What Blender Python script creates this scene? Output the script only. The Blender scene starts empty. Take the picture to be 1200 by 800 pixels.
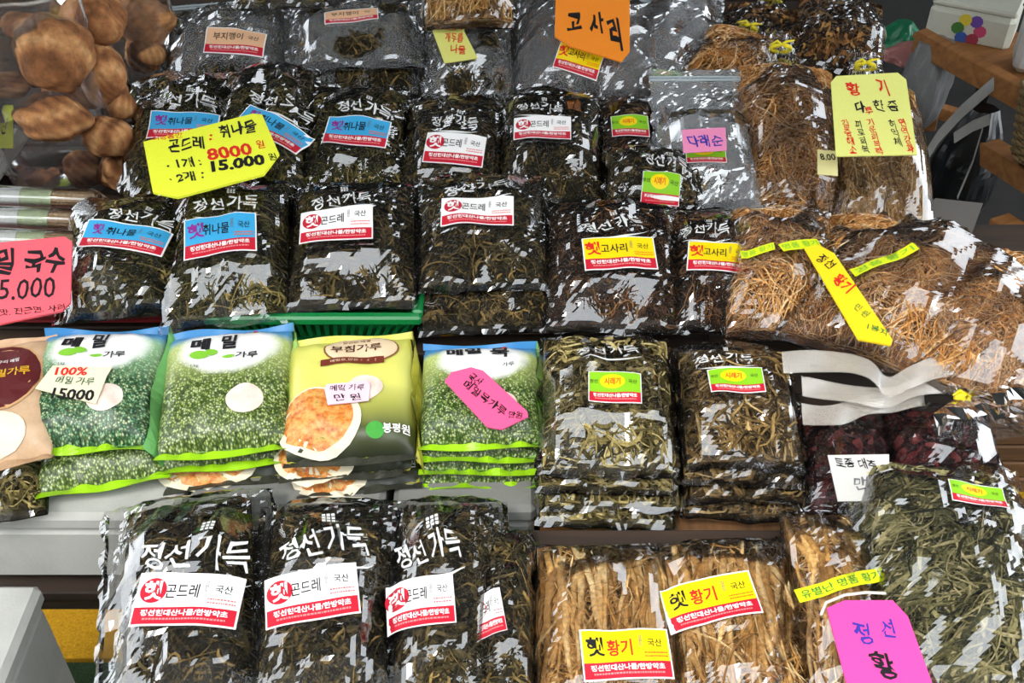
import bpy, math, numpy as np
from mathutils import Matrix, Vector

# ------------------------------------------------------------ camera, sky, sun, exposure
SC = bpy.context.scene
COL = SC.collection
F_PX, PITCH, CAM_H = 1287.0, math.radians(40), 1.5
cam_data = bpy.data.cameras.new('camera'); cam_data.sensor_width = 36; cam_data.lens = F_PX*36/1200
cam_data.clip_start = 0.05
cam = bpy.data.objects.new('camera', cam_data); COL.objects.link(cam)
cam.location = (0, 0, CAM_H); cam.rotation_euler = (math.pi/2-PITCH, 0, 0)
SC.camera = cam
world = bpy.data.worlds.new('overcast_sky'); SC.world = world; world.use_nodes = True
bg = world.node_tree.nodes['Background']; bg.inputs[0].default_value = (0.90, 0.95, 1.0, 1); bg.inputs[1].default_value = 8.0
sun_data = bpy.data.lights.new('sun', 'SUN'); sun_data.energy = 2.0; sun_data.angle = math.radians(12); sun_data.color = (1, .94, .85)
sun = bpy.data.objects.new('sun', sun_data); COL.objects.link(sun); sun.rotation_euler = (math.radians(28), math.radians(-22), 0)
SC.view_settings.view_transform = 'Standard'; SC.view_settings.look = 'None'
SC.view_settings.gamma = 1; SC.view_settings.exposure = -0.62; SC.view_settings.use_curve_mapping = False
SC.cycles.transparent_max_bounces = 24; SC.cycles.max_bounces = 8

# ------------------------------------------------------------ small tools
RNG = np.random.default_rng(7)
CP, SP = math.cos(PITCH), math.sin(PITCH)
def ray(u, v):
    a, b = (u-600)/F_PX, -(v-400)/F_PX
    return np.array([a, CP+b*SP, -SP+b*CP])
CAMP = np.array([0, 0, CAM_H])
def hit(u, v, P, N):
    d = ray(u, v); return CAMP + d*(np.dot(P-CAMP, N)/np.dot(d, N))
def hitz(u, v, z): return hit(u, v, np.array([0, 0, z]), np.array([0, 0, 1.0]))
def lin(h):
    h = h.lstrip('#'); c = [int(h[i:i+2], 16)/255 for i in (0, 2, 4)]
    return tuple(x/12.92 if x <= .04045 else ((x+.055)/1.055)**2.4 for x in c)+(1,)

class Frame:
    """right-handed local frame standing in the world: x across, y up the bag, z out of it"""
    def __init__(s, O, X, Y, Z):
        s.O, s.X, s.Y, s.Z = [np.array(a, float) for a in (O, X, Y, Z)]
    def mat(s):
        m = Matrix.Identity(4)
        for i, a in enumerate((s.X, s.Y, s.Z, s.O)):
            for j in range(3): m[j][i] = a[j]
        return m
    def local(s, p):
        d = p-s.O; return np.array([d@s.X, d@s.Y, d@s.Z])
    def px(s, u, v, h=0.0):
        return s.local(hit(u, v, s.O+s.Z*h, s.Z))
    def off(s, dx, dy, dz, rot=0.0):
        X = s.X*math.cos(rot)+s.Y*math.sin(rot); Y = -s.X*math.sin(rot)+s.Y*math.cos(rot)
        return Frame(s.O+s.X*dx+s.Y*dy+s.Z*dz, X, Y, s.Z)
def place(ub, vb, ut, vt, wpx, z0, tilt, roll=0):
    """rests a sheet on a slope through its lower edge: returns frame, width, length in metres"""
    B = hitz(ub, vb, z0); t = math.radians(tilt); r = math.radians(roll)
    N = np.array([math.sin(r), -math.sin(t)*math.cos(r), math.cos(t)*math.cos(r)])
    T = hit(ut, vt, B, N); Y = T-B; L = np.linalg.norm(Y); Y /= L; X = np.cross(Y, N)
    M = (B+T)/2; d = M@np.array([0, CP, -SP])+CAM_H*SP
    k = np.linalg.norm([X@np.array([1, 0, 0]), X@np.array([0, SP, CP])])
    return Frame(B, X, Y, N), float(wpx*d/F_PX/max(k, .5)), float(L)

def tag(o, label=None, cat=None, group=None, kind=None):
    for k, val in (('label', label), ('category', cat), ('group', group), ('kind', kind)):
        if val: o[k] = val
    return o
def root(name, fr, label, cat, group=None):
    o = bpy.data.objects.new(name, None); COL.objects.link(o)
    o.empty_display_size = .03; o.matrix_world = fr.mat()
    return tag(o, label, cat, group)
def mesh(name, V, Fc, mats, parent=None, mi=None, smooth=False, tone=None, uv=None, fr=None, kind=None):
    V = np.asarray(V, np.float32).reshape(-1, 3)
    me = bpy.data.meshes.new(name)
    if isinstance(Fc, np.ndarray):
        n, k = Fc.shape
        me.vertices.add(len(V)); me.vertices.foreach_set('co', V.ravel())
        me.loops.add(n*k); me.loops.foreach_set('vertex_index', Fc.astype(np.int32).ravel())
        me.polygons.add(n); me.polygons.foreach_set('loop_start', np.arange(0, n*k, k, dtype=np.int32))
        me.update(calc_edges=True)
    else:
        me.from_pydata(V.tolist(), [], Fc); me.update()
    for m in (mats if isinstance(mats, (list, tuple)) else [mats]): me.materials.append(m)
    if mi is not None: me.polygons.foreach_set('material_index', np.asarray(mi, np.int32))
    me.polygons.foreach_set('use_smooth', np.full(len(me.polygons), bool(smooth)))
    if tone is not None:
        at = me.attributes.new('tone', 'FLOAT', 'POINT'); at.data.foreach_set('value', np.asarray(tone, np.float32))
    if uv is not None:
        ul = me.uv_layers.new(name='UVMap'); li = np.empty(len(me.loops), np.int32); me.loops.foreach_get('vertex_index', li)
        ul.data.foreach_set('uv', np.asarray(uv, np.float32)[li].ravel())
    o = bpy.data.objects.new(name, me); COL.objects.link(o)
    if parent is not None: o.parent = parent
    if fr is not None: o.matrix_world = fr.mat()
    if kind: o['kind'] = kind
    return o
class MB:
    """collects simple solids into one mesh"""
    def __init__(s): s.V, s.F, s.M = [], [], []
    def add(s, V, F, m=0):
        n = len(s.V); s.V += [tuple(v) for v in V]; s.F += [[i+n for i in f] for f in F]; s.M += [m]*len(F); return s
    def box(s, c, d, m=0, rot=None, bev=0.0):
        x, y, z = [a/2 for a in d]; b = min(bev, x*.9, y*.9, z*.9)
        if b <= 0:
            V = [(i*x, j*y, k*z) for k in (-1, 1) for j in (-1, 1) for i in (-1, 1)]
            F = [(0, 2, 3, 1), (4, 5, 7, 6), (0, 1, 5, 4), (2, 6, 7, 3), (0, 4, 6, 2), (1, 3, 7, 5)]
        else:
            V, F = [], []
            ring = lambda q, zz: [(i, j, zz) for i, j in ((x-b*0-q, -y+b+q*0), (x-q, y-b), (x-b, y-q), (-x+b, y-q), (-x+q, y-b), (-x+q, -y+b), (-x+b, -y+q), (x-b, -y+q))]
            for q, zz in ((b, -z), (0, -z+b), (0, z-b), (b, z)): V += ring(q, zz)
            for r in range(3):
                for i in range(8):
                    j = (i+1) % 8; F.append((r*8+i, r*8+j, r*8+8+j, r*8+8+i))
            F += [tuple(range(7, -1, -1)), tuple(range(24, 32))]
        V = np.array(V)
        if rot is not None: V = V@np.array(rot).T
        return s.add(V+np.array(c), F, m)
    def prism(s, P, z0, z1, m=0):
        n = len(P); V = [(p[0], p[1], z0) for p in P]+[(p[0], p[1], z1) for p in P]
        F = [list(range(n-1, -1, -1)), list(range(n, 2*n))]+[(i, (i+1) % n, n+(i+1) % n, n+i) for i in range(n)]
        return s.add(V, F, m)
    def tube(s, P, R, k=8, m=0, cap=True):
        P = np.asarray(P, float); R = np.broadcast_to(np.asarray(R, float), (len(P),)); T = np.gradient(P, axis=0)
        T /= np.linalg.norm(T, axis=1)[:, None]+1e-9
        up = np.array([0, 0, 1.]) if abs(T[0][2]) < .9 else np.array([1., 0, 0])
        A = np.cross(T, up); A /= np.linalg.norm(A, axis=1)[:, None]+1e-9; B = np.cross(T, A)
        V = []
        for i in range(len(P)):
            for j in range(k):
                a = 2*math.pi*j/k; V.append(P[i]+R[i]*(math.cos(a)*A[i]+math.sin(a)*B[i]))
        F = [(i*k+j, i*k+(j+1) % k, (i+1)*k+(j+1) % k, (i+1)*k+j) for i in range(len(P)-1) for j in range(k)]
        if cap: F += [list(range(k-1, -1, -1)), list(range((len(P)-1)*k, len(P)*k))]
        return s.add(V, F, m)
    def build(s, name, mats, parent=None, fr=None, smooth=False):
        return mesh(name, s.V, s.F, mats, parent, mi=s.M, fr=fr, smooth=smooth)

def grid_faces(nx, ny, off=0):
    i, j = np.meshgrid(np.arange(nx-1), np.arange(ny-1)); a = (j*nx+i).ravel()+off
    return np.stack([a, a+1, a+nx+1, a+nx], 1)
def make_noise(rng, scale, n=9):
    a = rng.uniform(0, 2*np.pi, n); k = rng.uniform(.6, 1.6, n)*2*np.pi/scale; p = rng.uniform(0, 6.28, n)
    return lambda x, y: sum(np.sin(k[i]*(np.cos(a[i])*x+np.sin(a[i])*y)+p[i]) for i in range(n))/math.sqrt(n)*.9

# ------------------------------------------------------------ materials
def newmat(name):
    m = bpy.data.materials.new(name); m.use_nodes = True; nt = m.node_tree
    return m, nt, nt.nodes['Principled BSDF']
def mixc(nt, fac, a, b, mode='MIX'):
    n = nt.nodes.new('ShaderNodeMix'); n.data_type = 'RGBA'; n.blend_type = mode
    for sck, val in ((n.inputs[0], fac), (n.inputs[6], a), (n.inputs[7], b)):
        if isinstance(val, bpy.types.NodeSocket): nt.links.new(val, sck)
        else: sck.default_value = val
    return n.outputs[2]
def bump(nt, p, height, strength=.4, dist=.002):
    b = nt.nodes.new('ShaderNodeBump'); b.inputs['Strength'].default_value = strength; b.inputs['Distance'].default_value = dist
    nt.links.new(height, b.inputs['Height']); nt.links.new(b.outputs[0], p.inputs['Normal'])
def noise(nt, scale, detail=4, coord='Object', stretch=None, rough=.6):
    tc = nt.nodes.new('ShaderNodeTexCoord'); n = nt.nodes.new('ShaderNodeTexNoise')
    n.inputs['Scale'].default_value = scale; n.inputs['Detail'].default_value = detail; n.inputs['Roughness'].default_value = rough
    src = tc.outputs[coord]
    if stretch:
        mp = nt.nodes.new('ShaderNodeMapping'); mp.inputs['Scale'].default_value = stretch; nt.links.new(src, mp.inputs[0]); src = mp.outputs[0]
    nt.links.new(src, n.inputs['Vector']); return n.outputs['Fac']
def ramp(nt, fac, stops):
    r = nt.nodes.new('ShaderNodeValToRGB'); e = r.color_ramp.elements
    while len(e) < len(stops): e.new(.5)
    for i, (p, c) in enumerate(stops): e[i].position = p; e[i].color = lin(c) if isinstance(c, str) else c
    nt.links.new(fac, r.inputs[0]); return r.outputs[0]
MATS = {}
def plain(name, col, rough=.6, spec=.4, var=.12, sc=60, bmp=0.0):
    if name in MATS: return MATS[name]
    m, nt, p = newmat(name); c = lin(col)
    if var:
        f = noise(nt, sc); dk = tuple(x*(1-var) for x in c[:3])+(1,); lt = tuple(min(1, x*(1+var)) for x in c[:3])+(1,)
        nt.links.new(ramp(nt, f, [(.3, dk), (.7, lt)]), p.inputs['Base Color'])
        if bmp: bump(nt, p, f, bmp, .002)
    else: p.inputs['Base Color'].default_value = c
    p.inputs['Roughness'].default_value = rough; p.inputs['Specular IOR Level'].default_value = spec
    MATS[name] = m; return m
def ink(name, col, rough=.5): return plain(name, col, rough, .3, var=0)
def toned(name, stops, rough=.75, spec=.25, sc=220):
    m, nt, p = newmat(name)
    at = nt.nodes.new('ShaderNodeAttribute'); at.attribute_name = 'tone'
    f = noise(nt, sc, 3); c = ramp(nt, at.outputs['Fac'], stops)
    c = mixc(nt, 1.0, c, ramp(nt, f, [(.3, (.55, .55, .55, 1)), (.7, (1.25, 1.25, 1.25, 1))]), 'MULTIPLY')
    nt.links.new(c, p.inputs['Base Color']); p.inputs['Roughness'].default_value = rough; p.inputs['Specular IOR Level'].default_value = spec
    bump(nt, p, f, .5, .001); MATS[name] = m; return m
toned('dried_dark_greens', [(0, '1c180e'), (.35, '352e1b'), (.65, '564a2c'), (.85, '756238'), (1, 'a08148')])
toned('dried_chwi_greens', [(0, '1e1c0e'), (.35, '3c391d'), (.65, '5f572f'), (.85, '80723e'), (1, 'b0965a')])
toned('dried_fern', [(0, '1a120c'), (.35, '38261a'), (.65, '5a3e2a'), (.85, '7e5736'), (1, 'a57a4c')])
toned('dried_radish_greens', [(0, '28220f'), (.3, '5a4f29'), (.6, '887845'), (.85, 'ae9c62'), (1, 'd4c288')])
toned('dried_stems', [(0, '2a2012'), (.3, '574426'), (.6, '85693c'), (.85, 'aa8a52'), (1, 'cfb27c')])
toned('grey_green_stems', [(0, '22231a'), (.3, '49482c'), (.6, '726d45'), (.85, 'a09665'), (1, 'cdbd8c')])
toned('tan_root', [(0, '5a3c1c'), (.3, '8f6431'), (.6, 'bd8b4a'), (.85, 'd6aa6a'), (1, 'ecd09a')], .7)
toned('brown_root', [(0, '4e3216'), (.3, '98602a'), (.6, 'cc8c48'), (.85, 'e6b474'), (1, 'f6d8a8')], .7)
toned('dark_red_dried', [(0, '1c0709'), (.4, '3a1013'), (.7, '5a1c1e'), (1, '7d3534')], .5)
toned('brown_dried_flowers', [(0, '2a1a0d'), (.4, '573a1c'), (.7, '85592b'), (1, 'b58a4d')])

def film_mat(name, haze=.008, tint=(1, 1, 1), refl=2.6, rough=.05, bscale=22, bstr=.04, dcol=(.85, .88, .9)):
    m = bpy.data.materials.new(name); m.use_nodes = True; nt = m.node_tree; nt.nodes.clear()
    out = nt.nodes.new('ShaderNodeOutputMaterial'); tr = nt.nodes.new('ShaderNodeBsdfTransparent'); gl = nt.nodes.new('ShaderNodeBsdfGlossy')
    df = nt.nodes.new('ShaderNodeBsdfDiffuse'); df.inputs[0].default_value = tuple(dcol)+(1,)
    tr.inputs[0].default_value = tuple(tint)+(1,); gl.inputs['Roughness'].default_value = rough
    fr = nt.nodes.new('ShaderNodeFresnel'); fr.inputs[0].default_value = 1.5
    mu = nt.nodes.new('ShaderNodeMath'); mu.operation = 'MULTIPLY'; mu.use_clamp = True; mu.inputs[1].default_value = refl; nt.links.new(fr.outputs[0], mu.inputs[0])
    bp = nt.nodes.new('ShaderNodeBump'); bp.inputs['Strength'].default_value = bstr; bp.inputs['Distance'].default_value = .003
    h = noise(nt, bscale, 3, rough=.5); hn = h.node; hn.noise_type = 'RIDGED_MULTIFRACTAL'; hn.inputs['Distortion'].default_value = .6; hn.inputs['Gain'].default_value = 1.5
    nt.links.new(h, bp.inputs['Height'])
    for n in (gl, fr): nt.links.new(bp.outputs[0], n.inputs['Normal'])
    m1 = nt.nodes.new('ShaderNodeMixShader'); m1.inputs[0].default_value = haze
    nt.links.new(tr.outputs[0], m1.inputs[1]); nt.links.new(df.outputs[0], m1.inputs[2])
    m2 = nt.nodes.new('ShaderNodeMixShader'); nt.links.new(mu.outputs[0], m2.inputs[0]); nt.links.new(m1.outputs[0], m2.inputs[1]); nt.links.new(gl.outputs[0], m2.inputs[2])
    nt.links.new(m2.outputs[0], out.inputs[0]); MATS[name] = m; return m
film_mat('clear_film')
film_mat('zip_film', haze=.15, refl=3.4, rough=.08, bscale=12, bstr=.15)
film_mat('foil_film', haze=.26, refl=5.0, rough=.1, bscale=16, bstr=.15)  # clear film, its silvery reflection put in as pale haze and extra gloss
film_mat('jar_film', haze=.03, refl=1.8, rough=.06, bscale=8, bstr=.3)
film_mat('soft_film', haze=.02, refl=2.4, rough=.06, bscale=26, bstr=.06)
film_mat('milky_film', haze=.26, refl=2.0, dcol=(.85, .78, .68), rough=.25, bscale=25)
WHITE = ink('white_ink', 'f2f0ec'); BLACK = ink('black_ink', '18161a'); RED = ink('label_red', 'c21a30')
BLUE = ink('label_blue', '3aa2d4'); YEL = ink('label_yellow', 'f0d400'); GRN = ink('label_green', '86c41c')
RINK = ink('red_ink', 'd8281e'); PURP = ink('purple_ink', '8a2a86'); ORI = ink('orange_ink', 'e0641a'); BINK = ink('blue_ink', '38309a')
PWH = ink('film_print_white', 'dcdcd8'); GREY = ink('grey_ink', '6c6c70'); LGRN = ink('leaf_green_ink', '7ab832')

# ------------------------------------------------------------ lettering
_tc = {}
def glyphs(s, bold=.0, vertical=False, res=2):
    key = (s, bold, vertical)
    if key not in _tc:
        cu = bpy.data.curves.new('lettering', 'FONT'); cu.body = '\n'.join(s) if vertical else s; cu.size = 1; cu.offset = bold
        cu.resolution_u = res; cu.align_x = 'CENTER'; cu.space_line = .95
        o = bpy.data.objects.new('lettering', cu); COL.objects.link(o)
        dg = bpy.context.evaluated_depsgraph_get(); me = o.evaluated_get(dg).to_mesh()
        V = np.array([v.co[:2] for v in me.vertices]).reshape(-1, 2); F = [tuple(p.vertices) for p in me.polygons]
        o.evaluated_get(dg).to_mesh_clear(); bpy.data.objects.remove(o); bpy.data.curves.remove(cu)
        if len(V):
            mn, mx = V.min(0), V.max(0); V = (V-(mn+mx)/2)
        _tc[key] = (V, F)
    return _tc[key]
class Print:
    """flat print in the (x, y) of a card, later laid on the surface height z(x, y)"""
    def __init__(s, mats): s.V, s.Z, s.F, s.M, s.mats = [], [], [], [], list(mats)
    def m(s, mat):
        if mat not in s.mats: s.mats.append(mat)
        return s.mats.index(mat)
    def add(s, V, F, mat, lift):
        n = len(s.V); s.V += [tuple(v) for v in V]; s.Z += [lift]*len(V); s.F += [[i+n for i in f] for f in F]; s.M += [s.m(mat)]*len(F)
    def rect(s, x0, y0, x1, y1, mat, lift=0, nx=10, ny=4):
        X, Y = np.meshgrid(np.linspace(x0, x1, nx+1), np.linspace(y0, y1, ny+1))
        s.add(np.stack([X.ravel(), Y.ravel()], 1), grid_faces(nx+1, ny+1).tolist(), mat, lift)
    def disc(s, cx, cy, r, mat, lift, n=20, ry=None):
        ry = ry or r
        m = 1 if r < .012 else 5; V = [(cx, cy)]
        for k in range(1, m+1): V += [(cx+r*k/m*math.cos(2*math.pi*i/n), cy+ry*k/m*math.sin(2*math.pi*i/n)) for i in range(n)]
        F = [(0, i+1, (i+1) % n+1) for i in range(n)]+[(1+(k-1)*n+i, 1+k*n+i, 1+k*n+(i+1) % n, 1+(k-1)*n+(i+1) % n) for k in range(1, m) for i in range(n)]
        s.add(V, F, mat, lift)
    def text(s, t, cx, cy, h, mat, lift=.0006, bold=.015, w=None, rot=0, vertical=False, shear=0, ratio=1.0, brush=0.0):
        V, F = glyphs(t, bold, vertical)
        if brush and len(V):
            a, b = V[:, 0], V[:, 1]; q = len(t)*1.7+h*900
            V = np.stack([a+brush*(.06*np.sin(5.1*b+q)+.035*np.sin(9*b+4*a+q)), b+brush*(.06*np.sin(4.3*a+q)+.04*np.sin(6*a-4*b+q)+.02*a*np.sin(q))], 1)
        if not len(V): return
        ext = V.max(0)-V.min(0); k = h/max(ext[1], 1e-6); kx = k*ratio if w is None else w/max(ext[0], 1e-6)
        W = V*np.array([kx, k]); W[:, 0] += W[:, 1]*shear
        c, q = math.cos(rot), math.sin(rot); W = np.stack([W[:, 0]*c-W[:, 1]*q+cx, W[:, 0]*q+W[:, 1]*c+cy], 1)
        s.add(W, F, mat, lift)
    def build(s, name, parent, zf, ox=0, oy=0, rot=0, fr=None):
        V = np.array(s.V); c, q = math.cos(rot), math.sin(rot)
        X = V[:, 0]*c-V[:, 1]*q+ox; Y = V[:, 0]*q+V[:, 1]*c+oy
        return mesh(name, np.stack([X, Y, zf(X, Y)+np.array(s.Z)], 1), s.F, s.mats, parent, mi=s.M, fr=fr)
def bars(P, x0, x1, y, h, mat, lift, rng):
    x = x0
    while x < x1:
        w = rng.uniform(.6, 1.6)*h; P.rect(x, y-h/2, min(x+w, x1), y+h/2, mat, lift, 1, 1); x += w+h*.4
def sticker(kind, w, h, seed=0):
    """shop label: white rim, coloured field, red foot stripe with white lettering"""
    rng = np.random.default_rng(seed+3); b = .018*w
    P = Print([WHITE]); P.rect(-w/2, -h/2, w/2, h/2, WHITE, 0, 14, 6)
    field = {'gondre': WHITE, 'chwi': BLUE, 'fern': YEL, 'root': YEL, 'small': GRN, 'mix': ink('label_peach', 'e8b890')}[kind]
    L1, L2, L3 = .0005, .0009, .0013
    ys = -h/2+h*.34
    P.rect(-w/2+b, ys, w/2-b, h/2-b, field, L1, 14, 5); P.rect(-w/2+b, -h/2+b, w/2-b, ys, RED, L1, 14, 3)
    P.text('정선현대산나물/한방약초', 0, -h/2+h*.235, h*.12, WHITE, L2, .03, w=w*.82)
    bars(P, -w*.38, w*.4, -h/2+h*.12, h*.035, ink('pale_red_ink', 'e88a8a'), L2, rng)
    if kind == 'gondre':
        P.disc(-w*.335, h*.15, h*.235, RED, L2); P.text('햇', -w*.335, h*.15, h*.36, WHITE, L3, .03)
        P.text('곤드레', -w*.055, h*.14, h*.27, BLACK, L2, .01, w=w*.32)
    elif kind == 'chwi':
        P.text('햇', -w*.33, h*.16, h*.36, PURP, L2, .02); P.text('취나물', -w*.05, h*.14, h*.28, BLACK, L2, .015, w=w*.36)
    elif kind == 'fern':
        P.text('햇', -w*.36, h*.15, h*.4, RINK, L2, .02); P.text('고사리', -w*.07, h*.14, h*.28, BLACK, L2, .015, w=w*.36)
    elif kind == 'root':
        P.text('햇', -w*.34, h*.15, h*.38, BLACK, L2, .02); P.text('황기', -w*.07, h*.12, h*.34, RINK, L2, .02, w=w*.28)
    elif kind == 'mix':
        P.text('부지깽이', -w*.12, h*.16, h*.28, BLACK, L2, .01, w=w*.5)
    if kind == 'small':
        P.disc(-w*.05, h*.17, w*.24, YEL, L2, ry=h*.22); P.text('시래기', -w*.05, h*.17, h*.22, RINK, L3, .02, w=w*.3)
        P.text('국산', w*.33, h*.17, h*.13, BLACK, L2, .01); P.text('정선', -w*.4, h*.17, h*.12, BLACK, L2, .01)
    elif kind != 'mix':
        P.text('강원도', w*.17, h*.24, h*.22, GREY, L2, .01, vertical=True)
        P.text('국산', w*.33, h*.2, h*.16, BLACK, L2, .01, w=w*.16)
        for k in range(2): bars(P, w*.2, w*.46, h*(.0-.07*k), h*.03, ink('pink_ink', 'e07070') if field is WHITE else ORI, L2, rng)
    else:
        P.text('국산', w*.3, h*.16, h*.18, BLACK, L2, .01)
    return P

# ------------------------------------------------------------ fillings
def strips(rng, S, N, seg, length, width, heading, curl, lift, arch, tube=0, clampx=None, tone_pow=1.0, wav=0, bounds=None, taper=.5):
    """N curved strands over the mound S: flat ribbons (tube=0) or prisms with tube sides"""
    x0, x1, y0, y1 = bounds or (-S.wc/2, S.wc/2, S.y0, S.y1)
    X = rng.uniform(x0, x1, N); Y = rng.uniform(y0, y1, N); L = rng.uniform(*length, N); Wd = rng.uniform(*width, N)
    th = heading[0]+rng.normal(0, heading[1], N)+np.where(rng.random(N) < .5, math.pi, 0)
    c = rng.normal(0, curl, N); M = seg+1; pts = np.zeros((N, M, 3)); hd = np.zeros((N, M)); ds = L/seg
    ph = rng.uniform(0, 6.28, N); fq = rng.uniform(3, 9, N)
    for i in range(M):
        h = th+c*(i/seg-.5)+wav*np.sin(fq*i/seg+ph); hd[:, i] = h
        if i: pts[:, i, 0] = pts[:, i-1, 0]+np.cos(h)*ds; pts[:, i, 1] = pts[:, i-1, 1]+np.sin(h)*ds
    pts[:, :, 0] += (X-(pts[:, :, 0].mean(1)))[:, None]; pts[:, :, 1] += (Y-(pts[:, :, 1].mean(1)))[:, None]
    px = np.clip(pts[:, :, 0], -S.wc/2*.99, S.wc/2*.99); py = np.clip(pts[:, :, 1], S.y0+.002, S.y1-.002)
    t = np.linspace(0, 1, M)[None]; lz = rng.uniform(*lift, N)[:, None]+rng.uniform(-arch, arch, N)[:, None]*np.sin(np.pi*t)+rng.uniform(-arch, arch, N)[:, None]*(t-.5)*.7
    top = S.film_smooth(px, py)-.001
    pz = np.minimum(S.base(px, py)+lz, np.maximum(top, .0015)); pz = np.maximum(pz, -.004)
    tw = 1-taper*np.abs(2*t-1)**2 if tube == 0 else 1-taper*t
    ha = Wd[:, None]*tw/2; nx, ny = -np.sin(hd), np.cos(hd)
    tone = np.clip(rng.random(N)**tone_pow, 0, 1)
    if tube == 0:
        roll = rng.uniform(-1.1, 1.1, N)[:, None]+rng.uniform(-1.5, 1.5, N)[:, None]*(t-.5)
        a = np.stack([px+nx*ha*np.cos(roll), py+ny*ha*np.cos(roll), pz+ha*np.sin(roll)], 2)
        b = np.stack([px-nx*ha*np.cos(roll), py-ny*ha*np.cos(roll), pz-ha*np.sin(roll)], 2)
        V = np.stack([a, b], 2).reshape(-1, 3)
        base = (np.arange(N)*M*2)[:, None]+np.arange(seg)[None]*2
        Fq = np.stack([base, base+1, base+3, base+2], 2).reshape(-1, 4); return V, Fq, np.repeat(tone, M*2)
    ring = []
    for k in range(tube):
        a = 2*math.pi*k/tube; ring.append(np.stack([px+nx*ha*math.cos(a), py+ny*ha*math.cos(a), pz+ha*math.sin(a)], 2))
    V = np.stack(ring, 2).reshape(-1, 3); fs = []
    base = (np.arange(N)*M*tube)[:, None]+np.arange(seg)[None]*tube
    for k in range(tube):
        k2 = (k+1) % tube; fs.append(np.stack([base+k, base+k2, base+tube+k2, base+tube+k], 2).reshape(-1, 4))
    return V, np.concatenate(fs), np.repeat(tone, M*tube)
def join(parts):
    V, F, T, n = [], [], [], 0
    for v, f, t in parts: V.append(v); F.append(f+n); T.append(t); n += len(v)
    return np.concatenate(V), np.concatenate(F), np.concatenate(T)

class Mound:
    """the swelling of a filled bag lying in its own frame"""
    def __init__(s, w, l, h, mx, mb, mt, rng, flat=3.0, lean=0.0, n_crease=12, sag=.4):
        s.w, s.l, s.h = w, l, h; s.wc = w-2*mx; s.y0, s.y1 = mb, l-mt; s.flat = flat; s.lean = lean
        s.nz = make_noise(rng, .09); s.nf = make_noise(rng, .022); s.lab = []
        s.cr = []
        for _ in range(n_crease//3):
            a = rng.uniform(0, math.pi) if rng.random() < .4 else rng.normal(math.pi/2, .5)
            s.cr.append((rng.uniform(-w/2, w/2), rng.uniform(0, l), math.cos(a), math.sin(a), rng.uniform(.006, .022), rng.uniform(.25, .75)*rng.choice([1, 1, -1]), rng.uniform(.03, .14)))
        for _ in range(4):   # folds that fan out from the lower hem
            cx = rng.uniform(-w*.3, w*.3); a = rng.normal(math.pi/2, .6)
            s.cr.append((cx, s.y0*.5, math.cos(a), math.sin(a), rng.uniform(.008, .026), rng.uniform(.4, .95)*rng.choice([1, 1, -1]), rng.uniform(.06, .16)))
    def prof(s, x, y, grow=0.0):
        sx = np.clip(np.abs(x)/(s.wc/2+grow), 0, 1); t = np.clip((y-s.y0+grow)/(s.y1-s.y0+2*grow), 0, 1)
        return (1-sx**s.flat)**.65*(1-np.abs(2*t-1)**(s.flat+.6))**.65*(1-s.lean*(t-.5))
    def base(s, x, y): return s.h*.9*s.prof(x, y)*(1+.10*s.nz(x, y))
    def film_smooth(s, x, y): return s.h*1.08*s.prof(x, y, .004)*(1+.07*s.nz(x, y))+.002
    def facet(s, x, y):
        """taut film: planar triangles strung over the mound"""
        if not hasattr(s, 'ft'):
            r = np.random.default_rng(int(s.w*1e6)); a = r.uniform(-.5, .5); s.ft = (math.cos(a), math.sin(a), r.uniform(.018, .028), r.uniform(.045, .075), r.uniform(-.4, .4), r.uniform(-1, 1, (64, 64)))
        ca, sa, gx, gy, sh, H = s.ft
        p, q = (x*ca+y*sa)/gx, (-x*sa+y*ca)/gy; p = p+sh*q; i, j = np.floor(p), np.floor(q); fp, fq = p-i, q-j
        def node(a, b):
            pp = (a-sh*b)*gx; qq = b*gy; X, Y = pp*ca-qq*sa, pp*sa+qq*ca
            return s.film_smooth(X, Y)+.0068*H[a.astype(int) % 64, b.astype(int) % 64]*np.clip(s.prof(X, Y, .004)*4, .15, 1)
        n11, n10, n01, n00 = node(i+1, j+1), node(i+1, j), node(i, j+1), node(i, j)
        return np.where(fp > fq, n00+fp*(n10-n00)+fq*(n11-n10), n00+fq*(n01-n00)+fp*(n11-n01))
    def film(s, x, y):
        z = s.film_smooth(x, y); c = np.zeros_like(z)
        for cx, cy, dx, dy, r, sl, ln in s.cr:
            u = (x-cx)*dx+(y-cy)*dy; d = np.abs(-(x-cx)*dy+(y-cy)*dx)
            rr = r*np.clip(1-np.abs(u)/ln, 0, 1); c += sl*np.clip(rr-d, 0, None)
        k = np.ones_like(z)
        for lx, ly, lw, lh, lr in s.lab:
            q, p = math.cos(-lr), math.sin(-lr); a = (x-lx)*q-(y-ly)*p; b = (x-lx)*p+(y-ly)*q
            dd = np.maximum(np.abs(a)-lw/2, np.abs(b)-lh/2); k *= np.clip(dd/.012, .02, 1)
        edge = np.clip(1-s.prof(x, y, .004)*3, 0, 1)*.004*s.nf(x*1.3, y)
        zf = s.facet(x, y)+.0035
        return z*(1-k)+zf*k+.5*c*k+edge*k*.2

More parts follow.
